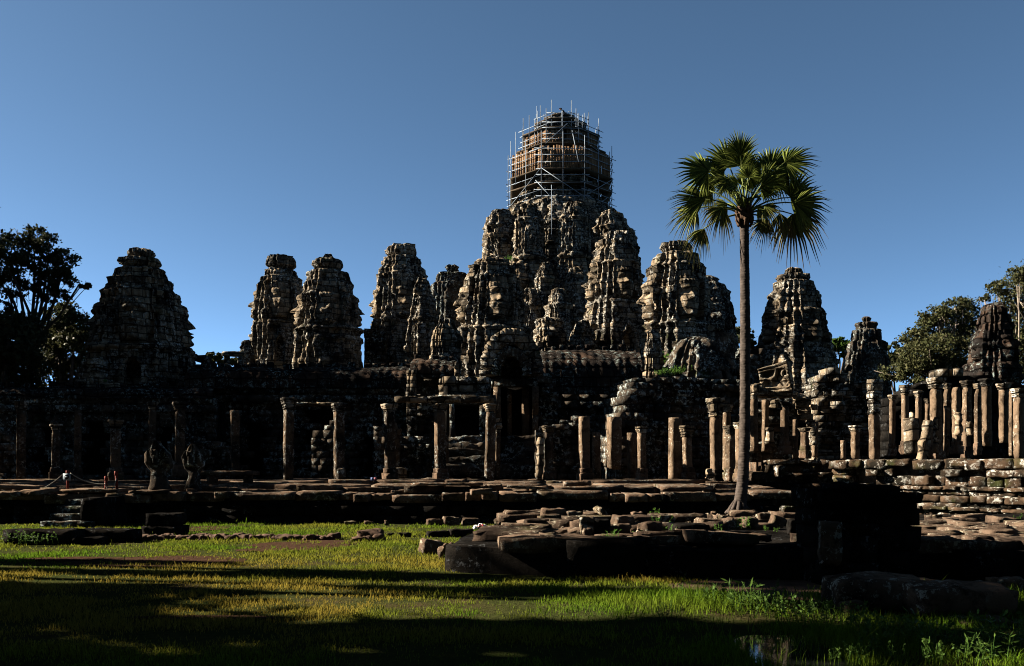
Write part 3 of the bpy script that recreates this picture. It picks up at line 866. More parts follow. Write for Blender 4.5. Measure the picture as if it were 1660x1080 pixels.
# mid pieces: little ribbed pavilion roof left of the porch
t = thing('small_pavilion', 'small pavilion with short ribbed roof where the left gallery meets the porch', 'stone pavilion', (PX(700, 43), 43, 1.2))
wall_px('wall', None, None, 660, 790, [(660, 640), (662, 612), (700, 606), (735, 608), (740, 640), (790, 646)], 780, 43.5, 2.0, 'wall', t, 7)
vault(t, 664, 734, 612, 585, 43, 1.8, rib=.38, seed=7)
mb = MB(); masonry(mb, (PX(659, 42.6), 42.6), (PX(674, 42.6), 42.6), PZ(700, 42.6), lambda s: PZ(600, 42.6) if s < .8 else PZ(606, 42.6), .8, .4, .45, .3, 8)
mb.build('corner_pier', M['tower'], t); mb = MB(); masonry(mb, (PX(736, 43), 42.8), (PX(744, 43), 42.8), PZ(640, 42.6), PZ(585, 42.6), .6, .4, .5, .3, 9); mb.build('corner_pier', M['tower'], t)
tag(wall_px('wall_fragment', None, None, 711, 795, [(711, 618), (716, 612), (735, 610), (795, 612)], 646, 38, 1.0, 'tower', None, 12), 'rough block of wall with two sunlit notches above the lintels left of the porch', 'wall')
for i, (a_, b_, yy, hh, Y, lab) in enumerate([(640, 802, 648, 9, 34.2, 'long cracked lintel beam resting on the pillars left of the porch'), (362, 398, 574, 7, 58, 'short stone beam on two posts against the sky left of the grey towers'),
                                               (1216, 1290, 640, 9, 33.5, 'stone lintel on the slim pillars right of the palm, carved slab above it'), (470, 560, 656, 5, 34, 'thin lintel spanning two pillars below the left gallery roof')]):
    mb = MB(); n_ = max(1, int((b_ - a_) / 45)); 
    for q in range(n_):
        w_ = (b_ - a_) / n_
        mb.rough(P3(a_ + w_ * (q + .5), yy, Y), (w_ * Y / F - .03, .7, hh * Y / F), rz=.03 * (-1) ** q, amp=.05, seed=70 + i * 5 + q)
    tag(mb.build('stone_lintel', M['tower']), lab, 'lintel')
for px in (368, 391):
    mb = MB(); mb.rough(P3(px, 590, 58), (.32, .4, 1.1), amp=.04, seed=px); mb.rough(P3(px, 600, 58), (.4, .5, .8), amp=.04, seed=px + 1)
    tag(mb.build('stone_post', M['wall']), ('left' if px < 380 else 'right') + ' short post under the stone beam against the sky', 'post', 'posts under the short beam')

# entrance porch
YP = 40.0
t = thing('entrance_porch', 'tall entrance porch with arched pediment and dark doorway below the central tower', 'porch', (PX(832, YP), YP, 1.2))
def arch_px(parent, name, cx, yb, yt, hw, thick, Y, dep, mat, seed, seg=22):
    mb = MB(); zb, zt = PZ(yb, Y), PZ(yt, Y); R = hw * Y / F
    for i in range(seg):
        a_ = math.pi * (i + .5) / seg
        x, z = PX(cx, Y) + math.cos(a_) * R, zb + math.sin(a_) ** .8 * (zt - zb)
        mb.rough((x, Y, z), (thick, dep, math.pi * R / seg * 1.5), ry=-(a_ - 0), amp=.07, seed=seed + i, n=(3, 4, 3))
    mb.build(name, M[mat], parent)
wall_px('pediment_wall', None, None, 788, 872, [(788, 612), (795, 580), (808, 555), (825, 545), (840, 546), (858, 560), (868, 590), (872, 620)], 622, YP + .6, 1.0, 'wall', t, 21)
arch_px(t, 'pediment_arch', 829, 614, 548, 38, .75, YP, 1.1, 'tower', 22)
arch_px(t, 'pediment_arch', 829, 612, 572, 25, .4, YP - .1, 1.0, 'wall', 52)
wall_px('lintel_beam', None, None, 796, 872, 614, 626, YP, .9, 'wall', t, 23, bw=1.2)
for (a_, b_) in ((800, 812), (863, 873)): wall_px('door_jamb', None, None, a_, b_, 624, 765, YP, .8, 'pillar', t, a_, ch=1.3, bw=.5, jit=.04)
wall_px('side_wall', None, None, 873, 905, [(873, 620), (905, 640)], 770, YP + .8, 1.2, 'wall', t, 25)
wall_px('side_wall', None, None, 770, 800, 646, 770, YP + .8, 1.2, 'wall', t, 26)
mb = MB()
for i in range(6): mb.rough((PX(838, YP) + .25 * (-1) ** i, YP - .6 - .4 * i, PZ(708 + 9 * i, YP) - .3), (2.3 - .2 * (i % 3), .5, .6), amp=.12, rz=.08 * (-1) ** i, ry=.04 * (i % 3 - 1), seed=300 + i)
mb.build('steps', M['wall'], t)
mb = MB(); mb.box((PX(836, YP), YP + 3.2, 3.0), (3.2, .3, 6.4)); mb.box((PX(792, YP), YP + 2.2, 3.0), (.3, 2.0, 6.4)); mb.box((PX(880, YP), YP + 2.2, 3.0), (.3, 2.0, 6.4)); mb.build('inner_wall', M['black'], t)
mb = MB(); mb.box((PX(836, YP), YP + 2.1, PZ(620, YP) + .3), (3.4, 2.6, .4)); mb.build('added_roof_slab', M['wall'], t)  # unseen slab, added with the inner side walls to keep sun out
mb = MB(); mb.rough(P3(852, 680, YP + .9), (.35, .5, 3.0), seed=5); mb.rough(P3(826, 675, YP + 1.2), (.2, .3, 2.6), seed=6); mb.build('inner_pillar', M['pillar'], t)
# second doorway left of it
t = thing('side_doorway', 'dark side doorway with a stepped sill, left of the tall porch', 'doorway', (PX(758, 37), 37, 1.2))
wall_px('door_jamb', None, None, 728, 736, 655, 765, 37, .7, 'wall', t, 31, ch=1.0, bw=.5)
wall_px('door_jamb', None, None, 776, 786, 655, 765, 37, .7, 'wall', t, 32, ch=1.0, bw=.5)
mb = MB()
for i in range(5): mb.rough((PX(756, 37), 36.6 - .4 * i, PZ(708 + 11 * i, 37) - .25), (1.5 + .2 * i, .5, .5), amp=.12, seed=320 + i, rz=.12 * (-1) ** i, ry=.05 * (i % 3 - 1))
mb.build('steps', M['wall'], t)
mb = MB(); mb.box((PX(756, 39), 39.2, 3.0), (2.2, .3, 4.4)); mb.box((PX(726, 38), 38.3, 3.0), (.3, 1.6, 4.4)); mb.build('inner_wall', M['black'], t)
mb = MB(); mb.box((PX(756, 38), 38.3, PZ(650, 38)), (2.6, 2.2, .4)); mb.build('added_roof_slab', M['wall'], t)  # unseen slab added over the side doorway to keep it dark

# broken walls right of the porch
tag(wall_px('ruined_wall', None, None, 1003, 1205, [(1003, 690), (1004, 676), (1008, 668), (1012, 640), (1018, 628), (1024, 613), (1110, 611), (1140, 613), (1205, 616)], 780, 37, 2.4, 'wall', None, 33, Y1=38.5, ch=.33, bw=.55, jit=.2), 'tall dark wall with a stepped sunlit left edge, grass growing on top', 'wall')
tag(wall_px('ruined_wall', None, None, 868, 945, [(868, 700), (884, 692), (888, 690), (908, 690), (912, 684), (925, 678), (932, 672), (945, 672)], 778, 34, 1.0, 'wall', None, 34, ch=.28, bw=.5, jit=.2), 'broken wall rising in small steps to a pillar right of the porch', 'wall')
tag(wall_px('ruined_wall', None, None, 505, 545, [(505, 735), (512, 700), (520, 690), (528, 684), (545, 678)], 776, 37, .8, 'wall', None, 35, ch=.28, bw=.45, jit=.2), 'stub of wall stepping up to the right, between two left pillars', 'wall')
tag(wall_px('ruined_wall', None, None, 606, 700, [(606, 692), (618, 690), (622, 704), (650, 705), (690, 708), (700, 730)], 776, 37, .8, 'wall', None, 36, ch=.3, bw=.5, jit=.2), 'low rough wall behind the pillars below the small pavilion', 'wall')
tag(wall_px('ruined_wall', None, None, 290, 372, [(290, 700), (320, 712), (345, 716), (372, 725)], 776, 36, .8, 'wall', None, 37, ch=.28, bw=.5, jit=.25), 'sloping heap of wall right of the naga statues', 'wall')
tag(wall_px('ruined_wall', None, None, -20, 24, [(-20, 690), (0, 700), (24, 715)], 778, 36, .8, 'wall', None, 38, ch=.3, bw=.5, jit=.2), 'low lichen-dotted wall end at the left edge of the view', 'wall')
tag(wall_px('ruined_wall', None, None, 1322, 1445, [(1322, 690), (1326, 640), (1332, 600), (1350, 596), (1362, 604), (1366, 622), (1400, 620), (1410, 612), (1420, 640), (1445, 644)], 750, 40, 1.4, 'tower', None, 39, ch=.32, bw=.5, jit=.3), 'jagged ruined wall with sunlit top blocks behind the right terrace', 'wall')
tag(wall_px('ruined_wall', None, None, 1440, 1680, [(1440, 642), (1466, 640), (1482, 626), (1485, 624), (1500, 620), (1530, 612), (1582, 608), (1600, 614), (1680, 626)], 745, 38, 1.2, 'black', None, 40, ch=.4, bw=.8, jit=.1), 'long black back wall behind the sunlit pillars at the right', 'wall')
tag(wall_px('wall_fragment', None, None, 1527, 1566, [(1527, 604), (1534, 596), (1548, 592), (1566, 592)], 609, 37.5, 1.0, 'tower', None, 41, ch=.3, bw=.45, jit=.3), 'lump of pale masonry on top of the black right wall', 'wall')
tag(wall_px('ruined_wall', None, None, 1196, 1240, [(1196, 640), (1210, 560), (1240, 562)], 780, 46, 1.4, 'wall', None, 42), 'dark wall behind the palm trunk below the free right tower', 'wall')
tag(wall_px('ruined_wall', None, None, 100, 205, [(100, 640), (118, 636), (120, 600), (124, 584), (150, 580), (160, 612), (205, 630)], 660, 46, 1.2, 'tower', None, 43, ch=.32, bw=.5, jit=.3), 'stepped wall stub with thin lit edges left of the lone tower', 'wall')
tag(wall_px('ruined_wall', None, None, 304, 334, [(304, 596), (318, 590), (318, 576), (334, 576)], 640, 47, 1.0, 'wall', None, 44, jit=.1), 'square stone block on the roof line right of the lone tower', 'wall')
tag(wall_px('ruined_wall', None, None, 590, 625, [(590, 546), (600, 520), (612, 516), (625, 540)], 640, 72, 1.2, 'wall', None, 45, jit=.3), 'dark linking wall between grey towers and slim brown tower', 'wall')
# carved pediment slab lit by the sun
mb = MB(); 
V, Q = cube_grid(26, 3, 24)
Pp = V * np.array([48 * 33 / F / 2, .35, 44 * 33 / F / 2])
Pp[:, 0] += -.1 * (V[:, 2] > 0) * V[:, 2]
Pp[:, 2] += np.where(V[:, 2] > .5, V[:, 0] * .14 * V[:, 2], 0)
fr = (V[:, 1] < -.9)
inn = (np.abs(V[:, 0]) < .82) & (V[:, 2] < .62) & (V[:, 2] > -.62)
Pp[:, 1] += fr * np.where(inn, .10 + .16 * vnoise(Pp[:, 0] * 7, 1, Pp[:, 2] * 6, 8), -.03 * np.cos(V[:, 2] * 20))
Pp += np.stack([vnoise(Pp[:, 0] * 2, Pp[:, 1] * 2, Pp[:, 2] * 2, q) for q in range(3)], 1) * .05
c = P3(1260, 614, 33); mb.add(Pp @ rotm(math.radians(-28), 0, math.radians(-3)).T + np.array(c), Q)
tag(mb.build('carved_slab', M['face']), 'sunlit carved pediment slab standing on the lintel right of the palm', 'carved slab')
mb = MB()
for i, (px, py, w, h) in enumerate(((1224, 630, 12, 14), (1234, 636, 14, 8), (1262, 640, 16, 8), (1278, 630, 10, 14))): mb.rough(P3(px, py, 32.8), (w * 33 / F, .5, h * 33 / F), rz=i, amp=.05, seed=400 + i)
tag(mb.build('loose_masonry', M['face']), 'jumble of pale blocks wedged at the foot of the carved slab', 'stone block')
# half arch corbel
mb = MB()
for i, (px, py, w, h) in enumerate(((1290, 641, 10, 9), (1297, 648, 22, 11), (1300, 657, 20, 9), (1304, 666, 20, 10), (1308, 676, 18, 9), (1314, 686, 13, 10), (1318, 698, 8, 14), (1320, 713, 6, 16), (1310, 648, 8, 14), (1320, 660, 9, 8))):
    mb.rough(P3(px, py, 34), (w * 34 / F, .6, h * 34 / F), rz=-.35, amp=.05, seed=420 + i)
tag(mb.build('corbel_arch', M['face']), 'broken half arch of stepped pale blocks leaning out right of the palm', 'arch')

# ------------------------------------------------------------------ pillars
def pillar(px, top, base, w, Y, label, cap=None, yaw=16, lean=0., plinth=False, mat='pillar', group='stone pillars of the outer colonnade', seed=None, broken=False, dx=0):
    seed = int(px * 7) % 997 if seed is None else seed
    s = Y / F; ww = w * s
    zb, zt = PZ(base, Y) - .04, PZ(top, Y)
    cx = PX(px, Y)
    t = thing('stone_pillar', label, 'pillar', (cx, Y, zb), group)
    rz = math.radians(yaw)
    capz = zt
    if cap: capz = PZ(cap, Y)
    hgt = capz - zb
    mb = MB()
    n = (3, 3, max(6, int(hgt / .22)))
    mb.rough((cx + lean * hgt / 2, Y, zb + hgt / 2), (ww, ww, hgt), rz=rz, n=n, rnd=.10, amp=.022, seed=seed, shear=lean)
    if broken:
        r = np.random.default_rng(seed)
        for q in range(3): mb.rough((cx + lean * hgt + r.uniform(-.15, .15), Y, capz + .05 + .1 * q), (ww * .7, ww * .7, .3), rz=rz + q, ry=r.uniform(-.3, .3), amp=.04, seed=seed + q)
    mb.build('shaft', M[mat], t)
    if cap:
        mb = MB(); ch = zt - capz; z = capz; x = cx + lean * hgt
        for i, (g, f) in enumerate(((1.12, .14), (1.0, .08), (1.22, .16), (1.08, .07), (1.36, .22), (1.55, .33))):
            h = ch * f; mb.rough((x, Y, z + h / 2), (ww * g, ww * g, h * .97), rz=rz, n=(4, 4, 3), rnd=.06, amp=.02, seed=seed + 20 + i); z += h
        mb.build('capital', M['tower'], t)
    if plinth:
        mb = MB(); mb.rough((cx, Y - .02, zb + .16), (ww * 1.5, ww * 1.5, .32), rz=rz, amp=.03, seed=seed + 31); mb.rough((cx, Y - .02, zb + .4), (ww * 1.25, ww * 1.25, .18), rz=rz, amp=.02, seed=seed + 32)
        mb.build('base', M['terrace'], t)
    return t
Y0 = 33.0
PILS = []
for a_ in [
    (34, 650, 776, 16, 34, 'leftmost dim pillar of the colonnade, near the left edge of the view', 664, 20),
    (90, 688, 777, 14, 33, 'short dim pillar with a pale block on top, behind the no-entry sign', 697, 22),
    (126, 664, 776, 12, 36, 'faint thin pillar in deep shade right of the no-entry sign', None, 20),
    (188, 680, 777, 18, 33, 'stout dark pillar with capital by the shaded stairs, left of the naga statues', 694, 24),
    (246, 652, 770, 12, 36, 'dim pillar above the larger naga statue', 664, 22),
    (291, 652, 772, 17, 34, 'thin-edged pillar between the two naga statues', 664, 26),
    (382, 665, 766, 15, 35, 'pillar without capital, left of the four evenly spaced tall ones', None, 26),
    (467, 645, 778, 17, Y0, 'tall pillar with a spreading capital, first of four evenly spaced in the left half', 664, 22),
    (550, 655, 778, 17, Y0, 'tall pillar standing just right of the stepped wall stub', 667, 20),
    (633, 655, 778, 17, Y0, 'tall pillar beside the small red and blue sign', 667, 20),
    (641, 703, 775, 13, 36, 'short stub pillar with rubble at its foot, behind the one by the small sign', None, 20),
    (714, 655, 778, 17, Y0, 'tall pillar under the right end of the long cracked lintel, left of the side doorway', 667, 18),
    (722, 700, 776, 12, 35, 'short lichened stub pillar just left of the side doorway', None, 18),
    (793, 655, 778, 17, Y0, 'tall tapering pillar in front of the porch left jamb', 667, 16),
    (806, 690, 776, 9, 34, 'slim lower pillar squeezed between tall pillar and porch', 700, 16),
    (890, 690, 776, 15, Y0, 'pillar with a broad capital at the start of the stepped wall right of the porch', 700, 16),
    (948, 675, 778, 15, Y0, 'straight pillar at the top end of the stepped wall', None, 16),
    (967, 700, 776, 12, 34, 'shorter pillar shaded at its foot, right of the straight one by the stepped wall', None, 16),
    (995, 676, 760, 19, 36, 'wide bright slab-like pillar below the stepped edge of the tall dark wall', None, 17),
    (1024, 702, 779, 12, Y0, 'low mossy pillar without capital before the tall dark wall', None, 20),
    (1041, 692, 779, 11, Y0, 'slender pillar with a small head, right of the low mossy one', 702, 18),
    (1094, 677, 779, 17, Y0, 'plain squared pillar in the middle of the tall dark wall', None, 18),
    (1116, 690, 777, 12, Y0, 'leaning pillar with crooked head, right of the plain squared one', 708, 18),
    (1161, 645, 780, 14, Y0, 'pillar with a big square capital near the palm', 676, 20),
    (1178, 656, 772, 10, 34, 'pillar with a jutting bracket, between the square capital and the palm', 668, 20),
    (1184, 690, 778, 12, 32, 'short pale pillar with a rough foot, close left of the palm trunk', 704, 22),
    (1200, 685, 780, 12, 31, 'brown pillar right behind the palm trunk', 695, 18),
    (1223, 639, 730, 9, 33, 'pillar whose upper half is sunlit, first right of the palm', 647, 30),
    (1240, 648, 730, 8, 34, 'thin pillar under the middle of the right lintel', None, 22),
    (1272, 652, 735, 10, 33, 'pillar under the right end of the lintel beside the palm', 660, 30),
    (1289, 680, 742, 6, 33, 'narrow pillar left of the short bright one under the half arch', None, 24),
    (1305, 694, 742, 10, 32, 'short bright pillar below the broken half arch', 700, 34),
    (1321, 683, 740, 7, 33, 'speckled thin pillar right under the half arch', None, 24),
    (1367, 714, 742, 6, 34, 'small sunlit post alone in the dark opening of the jagged wall', None, 30),
    (1387, 690, 742, 10, 36, 'dim whitish pillar in the dark right of the lone post', 700, 22),
    (1418, 615, 748, 16, 31, 'thick pillar with tall banded capital at the left end of the right terrace', 672, 34),
    (1467, 624, 735, 11, 31.5, 'bright pillar with a dark square capital, second on the right terrace', 640, 36),
    (1489, 634, 692, 9, 33, 'short hanging-looking pillar with white head on the right terrace', 644, 34),
    (1518, 613, 742, 17, 31, 'broad two-sided pillar in the middle of the right terrace', 630, 38),
    (1551, 628, 735, 12, 32, 'bright orange pillar right of the broad two-sided one', None, 38),
    (1566, 617, 742, 13, 33, 'grey stained pillar just right of the bright orange one', 628, 34),
    (1600, 614, 722, 14, 31, 'tall pillar with white-topped capital, third from the right edge', 626, 36),
    (1627, 622, 716, 13, 31, 'rough-edged pillar second from the right edge', 632, 36),
    (1446, 640, 738, 9, 33.5, 'thin dim pillar between the thick banded one and the bright one on the right terrace', 648, 34),
    (1534, 622, 738, 9, 34, 'slim dark pillar behind the broad two-sided one, to its right', 630, 36),
    (1584, 622, 736, 9, 34, 'slim shaded pillar between the grey stained one and the white-topped one', 630, 36),
    (1640, 632, 738, 8, 33, 'narrow pillar between the last two pillars at the right edge', None, 36),
    (1503, 646, 738, 8, 34, 'narrow pillar behind the leaning splinter on the right terrace', 654, 36),
    (1652, 630, 744, 15, 29, 'weathered pillar at the right edge of the view', 644, 34),
]:
    px, top, base, w, Y, lab, cap, yaw = a_
    best = None
    for oy in (0, .35, -.35, .7, -.6, 1.1, 1.5, -.9):      # stagger the ruined rows so that pillars do not stand in each other's shade
        Yc = Y + oy; xs_, zt_ = PX(px, Yc), PZ(top, Yc); hid = 0.0
        for (qx, qy, qt, qw) in PILS:
            dx_ = xs_ - qx
            if dx_ <= .05: continue
            if abs((qy - Yc) - dx_ * SDIR.y / -SDIR.x) < .30 + qw * .5: hid = max(hid, min(1, (qt - dx_ * SDIR.z / -SDIR.x - PZ(base, Yc)) / (zt_ - PZ(base, Yc))))
        sc_ = hid + .06 * abs(oy)
        if best is None or sc_ < best[0]: best = (sc_, Yc)
    Y = best[1]
    if px < 930: w *= .86
    if px < 720: yaw = 29
    if px > 1400: w *= .8; yaw -= 20
    PILS.append((PX(px, Y), Y, PZ(top, Y), w * Y / F))
    pillar(px, top, base, w, Y, lab, cap, yaw, lean=(.03 if px == 793 else -.04 if px == 1116 else .015 * math.sin(px)), plinth=(px in (188, 722, 890, 1161, 1184) or px % 3 == 0), broken=(px in (641,)), mat='shadepillar' if px < 930 and px % 2 else 'pillar' if px > 930 else 'shadepillar')
# odd standing fragments
for i, (px, py, w, h, Y, ry, lab) in enumerate([(1499, 715, 12, 70, 29.5, .28, 'leaning white-flecked splinter of pillar on the right terrace'), (1478, 708, 18, 58, 30.5, -.04, 'dark jagged fragment with several teeth on the right terrace'),
        (1554, 688, 9, 36, 30, 0, 'rough block standing against the bright orange pillar'), (1517, 706, 7, 58, 30.5, .03, 'thin flecked upright shard under the broad two-sided pillar'),
        (875, 742, 10, 66, 32.5, .05, 'crumbling white-veined pier right of the porch steps'), (553, 770, 12, 18, 32, 0, 'mossy knee-high stone beside a tall left pillar'), (648, 768, 18, 17, 35, 0, 'rubble clump at the foot of the stub pillar'),
        (803, 685, 16, 14, 34, 0, 'pale block on top of the slim pillar before the porch'), (1185, 768, 14, 22, 31.5, .05, 'ragged white foot stone next to the palm trunk'), (1150, 768, 10, 16, 32.5, .0, 'small stepped stone left of the big capital pillar'),
        (1248, 706, 10, 26, 34, .0, 'dark stub with sunlit tip between the pillars right of the palm'), (1256, 655, 11, 12, 34, 0, 'square stone set in the gap under the right lintel'), (1571, 695, 8, 22, 31, -.1, 'curved pale fragment beside the grey stained pillar')]):
    mb = MB(); c = P3(px, py, Y)
    mb.rough(c, (w * Y / F, w * Y / F, h * Y / F), rz=.5, ry=ry, amp=.07, rnd=.2, seed=500 + i)
    if px == 1478:
        for q in (-6, 0, 7): mb.rough(P3(px + q, 682 + abs(q) * 2, Y), (4 * Y / F, .2, 26 * Y / F), rz=.4, amp=.05, seed=520 + q)
    tag(mb.build('stone_fragment', M['face' if px != 553 else 'wall']), lab, 'stone fragment')
mb = MB()
for i, (px, py, w, h) in enumerate(((1157, 650, 15, 9), (1158, 661, 13, 12), (1161, 671, 11, 8), (1170, 657, 16, 6), (1175, 664, 12, 8))): mb.rough(P3(px, py, 32.7), (w * 33 / F, .45, h * 33 / F), rz=.3, amp=.04, seed=540 + i)
tag(mb.build('bracket_stone', M['face']), 'cluster of pale bracket stones crowning the pillars left of the palm', 'stone block')

# ------------------------------------------------------------------ terraces
def ledge(name_, parent, x0, x1, Y, ztop, h, dep, seed, bw=1.25, mat='terrace', missing=.06, jit=.18, zj=.05):
    r = np.random.default_rng(seed); mb = MB(); x = x0
    while x < x1:
        w = bw * r.choice([.35, .6, 1.0, 1.5]) * r.uniform(.8, 1.25)
        if r.random() > missing:
            mb.rough((x + w / 2, Y + dep / 2 + r.normal() * jit, ztop - h / 2 + r.normal() * zj * 1.3), (w - .03, dep, h * r.uniform(.7, 1.1)), rz=r.normal() * .035, rx=r.normal() * .02, ry=r.normal() * .006, amp=.025, rnd=.06, seed=int(r.integers(9999)), n=(6, 4, 3))
        x += w
    return mb.build(name_, M[mat], parent)
t = thing('stone_terrace', 'long low stone terrace with stepped edge running across under the left pillars', 'terrace', (-8, 30, 0))
XR = PX(1262, 26)
mb = MB(); mb.box((( -60 + XR) / 2, 46, .38), (XR + 60, 39, .76)); mb.box(((-60 + 10) / 2, 50, .55), (70, 35.6, 1.1)); mb.build('terrace_core', M['black'], t)
mb = MB(); masonry(mb, (-30, 26.05), (XR, 26.05), -.1, .62, .5, .3, .8, .06, 77); mb.build('front_wall', M['black'], t)
ledge('coping', t, -30, XR, 25.8, .93, .26, 1.2, 78, zj=.03, missing=0)
ledge('coping', t, -30, XR - .2, 27.2, 1.06, .2, 1.4, 79, zj=.04, missing=0)
ledge('coping', t, -30, XR, 29.0, 1.10, .3, 2.0, 80, bw=2.2, zj=.02, missing=0)
ledge('coping', t, -30, XR + .5, 31.2, 1.22, .3, 1.8, 81, bw=2.6, zj=.012, missing=0)
ledge('paving', t, -30, XR + .5, 33.0, 1.19, .3, 2.6, 82, bw=2.2, zj=.02, missing=0)
# slumped slabs on the terrace edge, individually visible
r = np.random.default_rng(91)
def slab(px, py, w, h, Y, label, rz=0, rx=0, ry=0, d=None, mat='terrace', cat='stone slab', group=None, seed=None, amp=.03, name='stone_slab', rnd=.1):
    s = Y / F; mb = MB()
    mb.rough(P3(px, py, Y), (w * s, d or w * s * .6, h * s), rz=rz, rx=rx, ry=ry, amp=amp, rnd=rnd, seed=seed or int(px * 13 + py) % 991)
    return tag(mb.build(name, M[mat]), label, cat, group)
slab(368, 767, 96, 7, 30, 'long bench-like slab raised on the terrace right of the naga statues', d=1.2)
slab(345, 776, 16, 14, 30.2, 'left support under the long bench-like slab'); slab(402, 777, 14, 14, 30.2, 'right support under the long bench-like slab')
slab(725, 785, 116, 4, 26.9, 'long thin coping slab with bright top edge below the side doorway', d=.9)
slab(780, 797, 34, 9, 25.6, 'tilted corner block at the end of the long thin coping slab', rz=.2, ry=-.05)
slab(855, 790, 66, 4, 26.6, 'sunken slab sloping to the right on the terrace edge', ry=.05, d=.9); slab(935, 784, 44, 8, 26.9, 'upper slab stepping up right of the sunken one', ry=-.03)
slab(35, 790, 60, 7, 26, 'loose slabs tilted at the terrace edge under the rope', rz=.2, ry=.06, d=1.3); slab(60, 797, 40, 7, 25.3, 'wedge-shaped slab at terrace edge, left of the sign post', rz=-.3, rx=.1, d=1)
slab(20, 801, 36, 8, 25, 'slab end sticking out at the far left of terrace edge', rz=.1, d=1)
slab(160, 795, 90, 5, 26.4, 'wide flat slab beneath the two red rope posts', d=1.4); slab(250, 797, 56, 5, 26.2, 'flat slab beside the larger naga statue', d=1.2)
# stair on the left, in front of the terrace
t = thing('stone_stair', 'narrow stone stair against the terrace, below the two red rope posts', 'stair', (PX(140, 25), 25, 0))
for i in range(4):
    mb = MB(); z = .19 * (i + 1) ; Yy = 24.2 + .42 * i
    mb.rough((PX(138, 25), Yy, z - .16), (1.45, .55, .32), amp=.03, seed=600 + i); mb.build('step', M['wall'], t)
mb = MB(); mb.rough((PX(172, 25), 25.0, .42), (.5, 1.9, .85), amp=.05, seed=610); mb.build('side_block', M['black'], t)

# right terrace (plinth with mouldings), its long side turned to the sun
A_, B_, D_ = np.array([PX(1352, 31.0), 31.0]), np.array([PX(1720, 25.0), 25.0]), np.array([PX(1258, 31.4), 31.4])
t = thing('stone_terrace', 'high moulded stone plinth in sun under the right pillars', 'terrace', (A_[0], A_[1], 0))
PRO = [(0.0, .28, .0), (.28, .30, .06), (.30, .42, .22), (.42, .56, .10), (.56, .80, .24), (.80, .95, .10), (.95, 1.08, .20), (1.08, 1.40, .02), (1.40, 1.62, .10), (1.62, 1.95, .16)]
dv = (B_ - A_) / np.linalg.norm(B_ - A_); nv = np.array([dv[1], -dv[0]])
for i, (z0, z1, pr_o) in enumerate(PRO):
    mb = MB(); r = np.random.default_rng(700 + i); L = np.linalg.norm(B_ - A_); x = 0
    while x < L:
        w = r.uniform(.35, 1.0)
        if not (z0 > 1.0 and r.random() < .24):
            c = A_ + dv * (x + w / 2) + nv * (pr_o - .5 + r.normal() * (.09 if z0 > 1 else .04))
            mb.rough((c[0], c[1], (z0 + z1) / 2 + r.normal() * .012), (w - .02, 1.0, z1 - z0), rz=math.atan2(dv[1], dv[0]) + r.normal() * .03, amp=.035, rnd=.3 if pr_o > .15 else .12, n=(5, 4, 4), seed=int(r.integers(9999)))
        x += w
    mb.build('moulding', M['plinth'], t)
for i, (z0, z1, pr_o) in enumerate([(0, .95, .3), (.95, 1.1, .5), (1.1, 1.38, .2), (1.38, 1.5, .4), (1.5, 1.78, .0), (1.78, 1.95, .12)]):
    mb = MB(); masonry(mb, (D_[0] - (2 - i * .25) * .35, D_[1] - pr_o), (A_[0] + .1, A_[1] + .3 - pr_o), z0, z1, 1.2, z1 - z0, .9, .08, 720 + i); mb.build('front_course', M['plinth'], t)
core = np.array([A_ - nv * .35, B_ - nv * .35, B_ - nv * .35 + np.array([0, 22]), np.array([D_[0], 47]), np.array([D_[0], D_[1] + .6])])
V = np.vstack([np.c_[core, np.zeros(5) - .1], np.c_[core, np.full(5, 1.88)]])
mesh_np('plinth_core', V, [tuple(range(5))[::-1], tuple(range(5, 10))] + [(i, (i + 1) % 5, (i + 1) % 5 + 5, i + 5) for i in range(5)], M['terrace'], t)
for i, (px, py, w, h, lab) in enumerate([(1238, 776, 26, 16, 'pale broken block at the left corner of the right plinth'), (1246, 788, 22, 14, 'white-flecked block lowest at the left corner of the right plinth'), (1262, 764, 12, 20, 'upright block ending the thin ledge of the right plinth'),
        (1228, 772, 20, 14, 'brown squared block right behind the palm trunk foot'), (1384, 752, 40, 12, 'long lichen-whitened block on the left end of the plinth top'), (1462, 750, 40, 10, 'white-crusted block in front of the jagged fragment'), (1565, 752, 36, 9, 'slab with white streak on the plinth top, under the bright orange pillar'), (1608, 750, 44, 10, 'long white-streaked slab near the right end of the plinth top'),
        (1640, 815, 20, 20, 'fallen block leaning on the right end of plinth')]):
    Y = 30.6 if px < 1300 else (31 - (px - 1352) / 368 * 6) - .1
    slab(px, py, w, h, Y, lab, rz=-.9 if px > 1300 else .1, d=.6, mat='plinth', cat='stone block', name='stone_block', amp=.05)

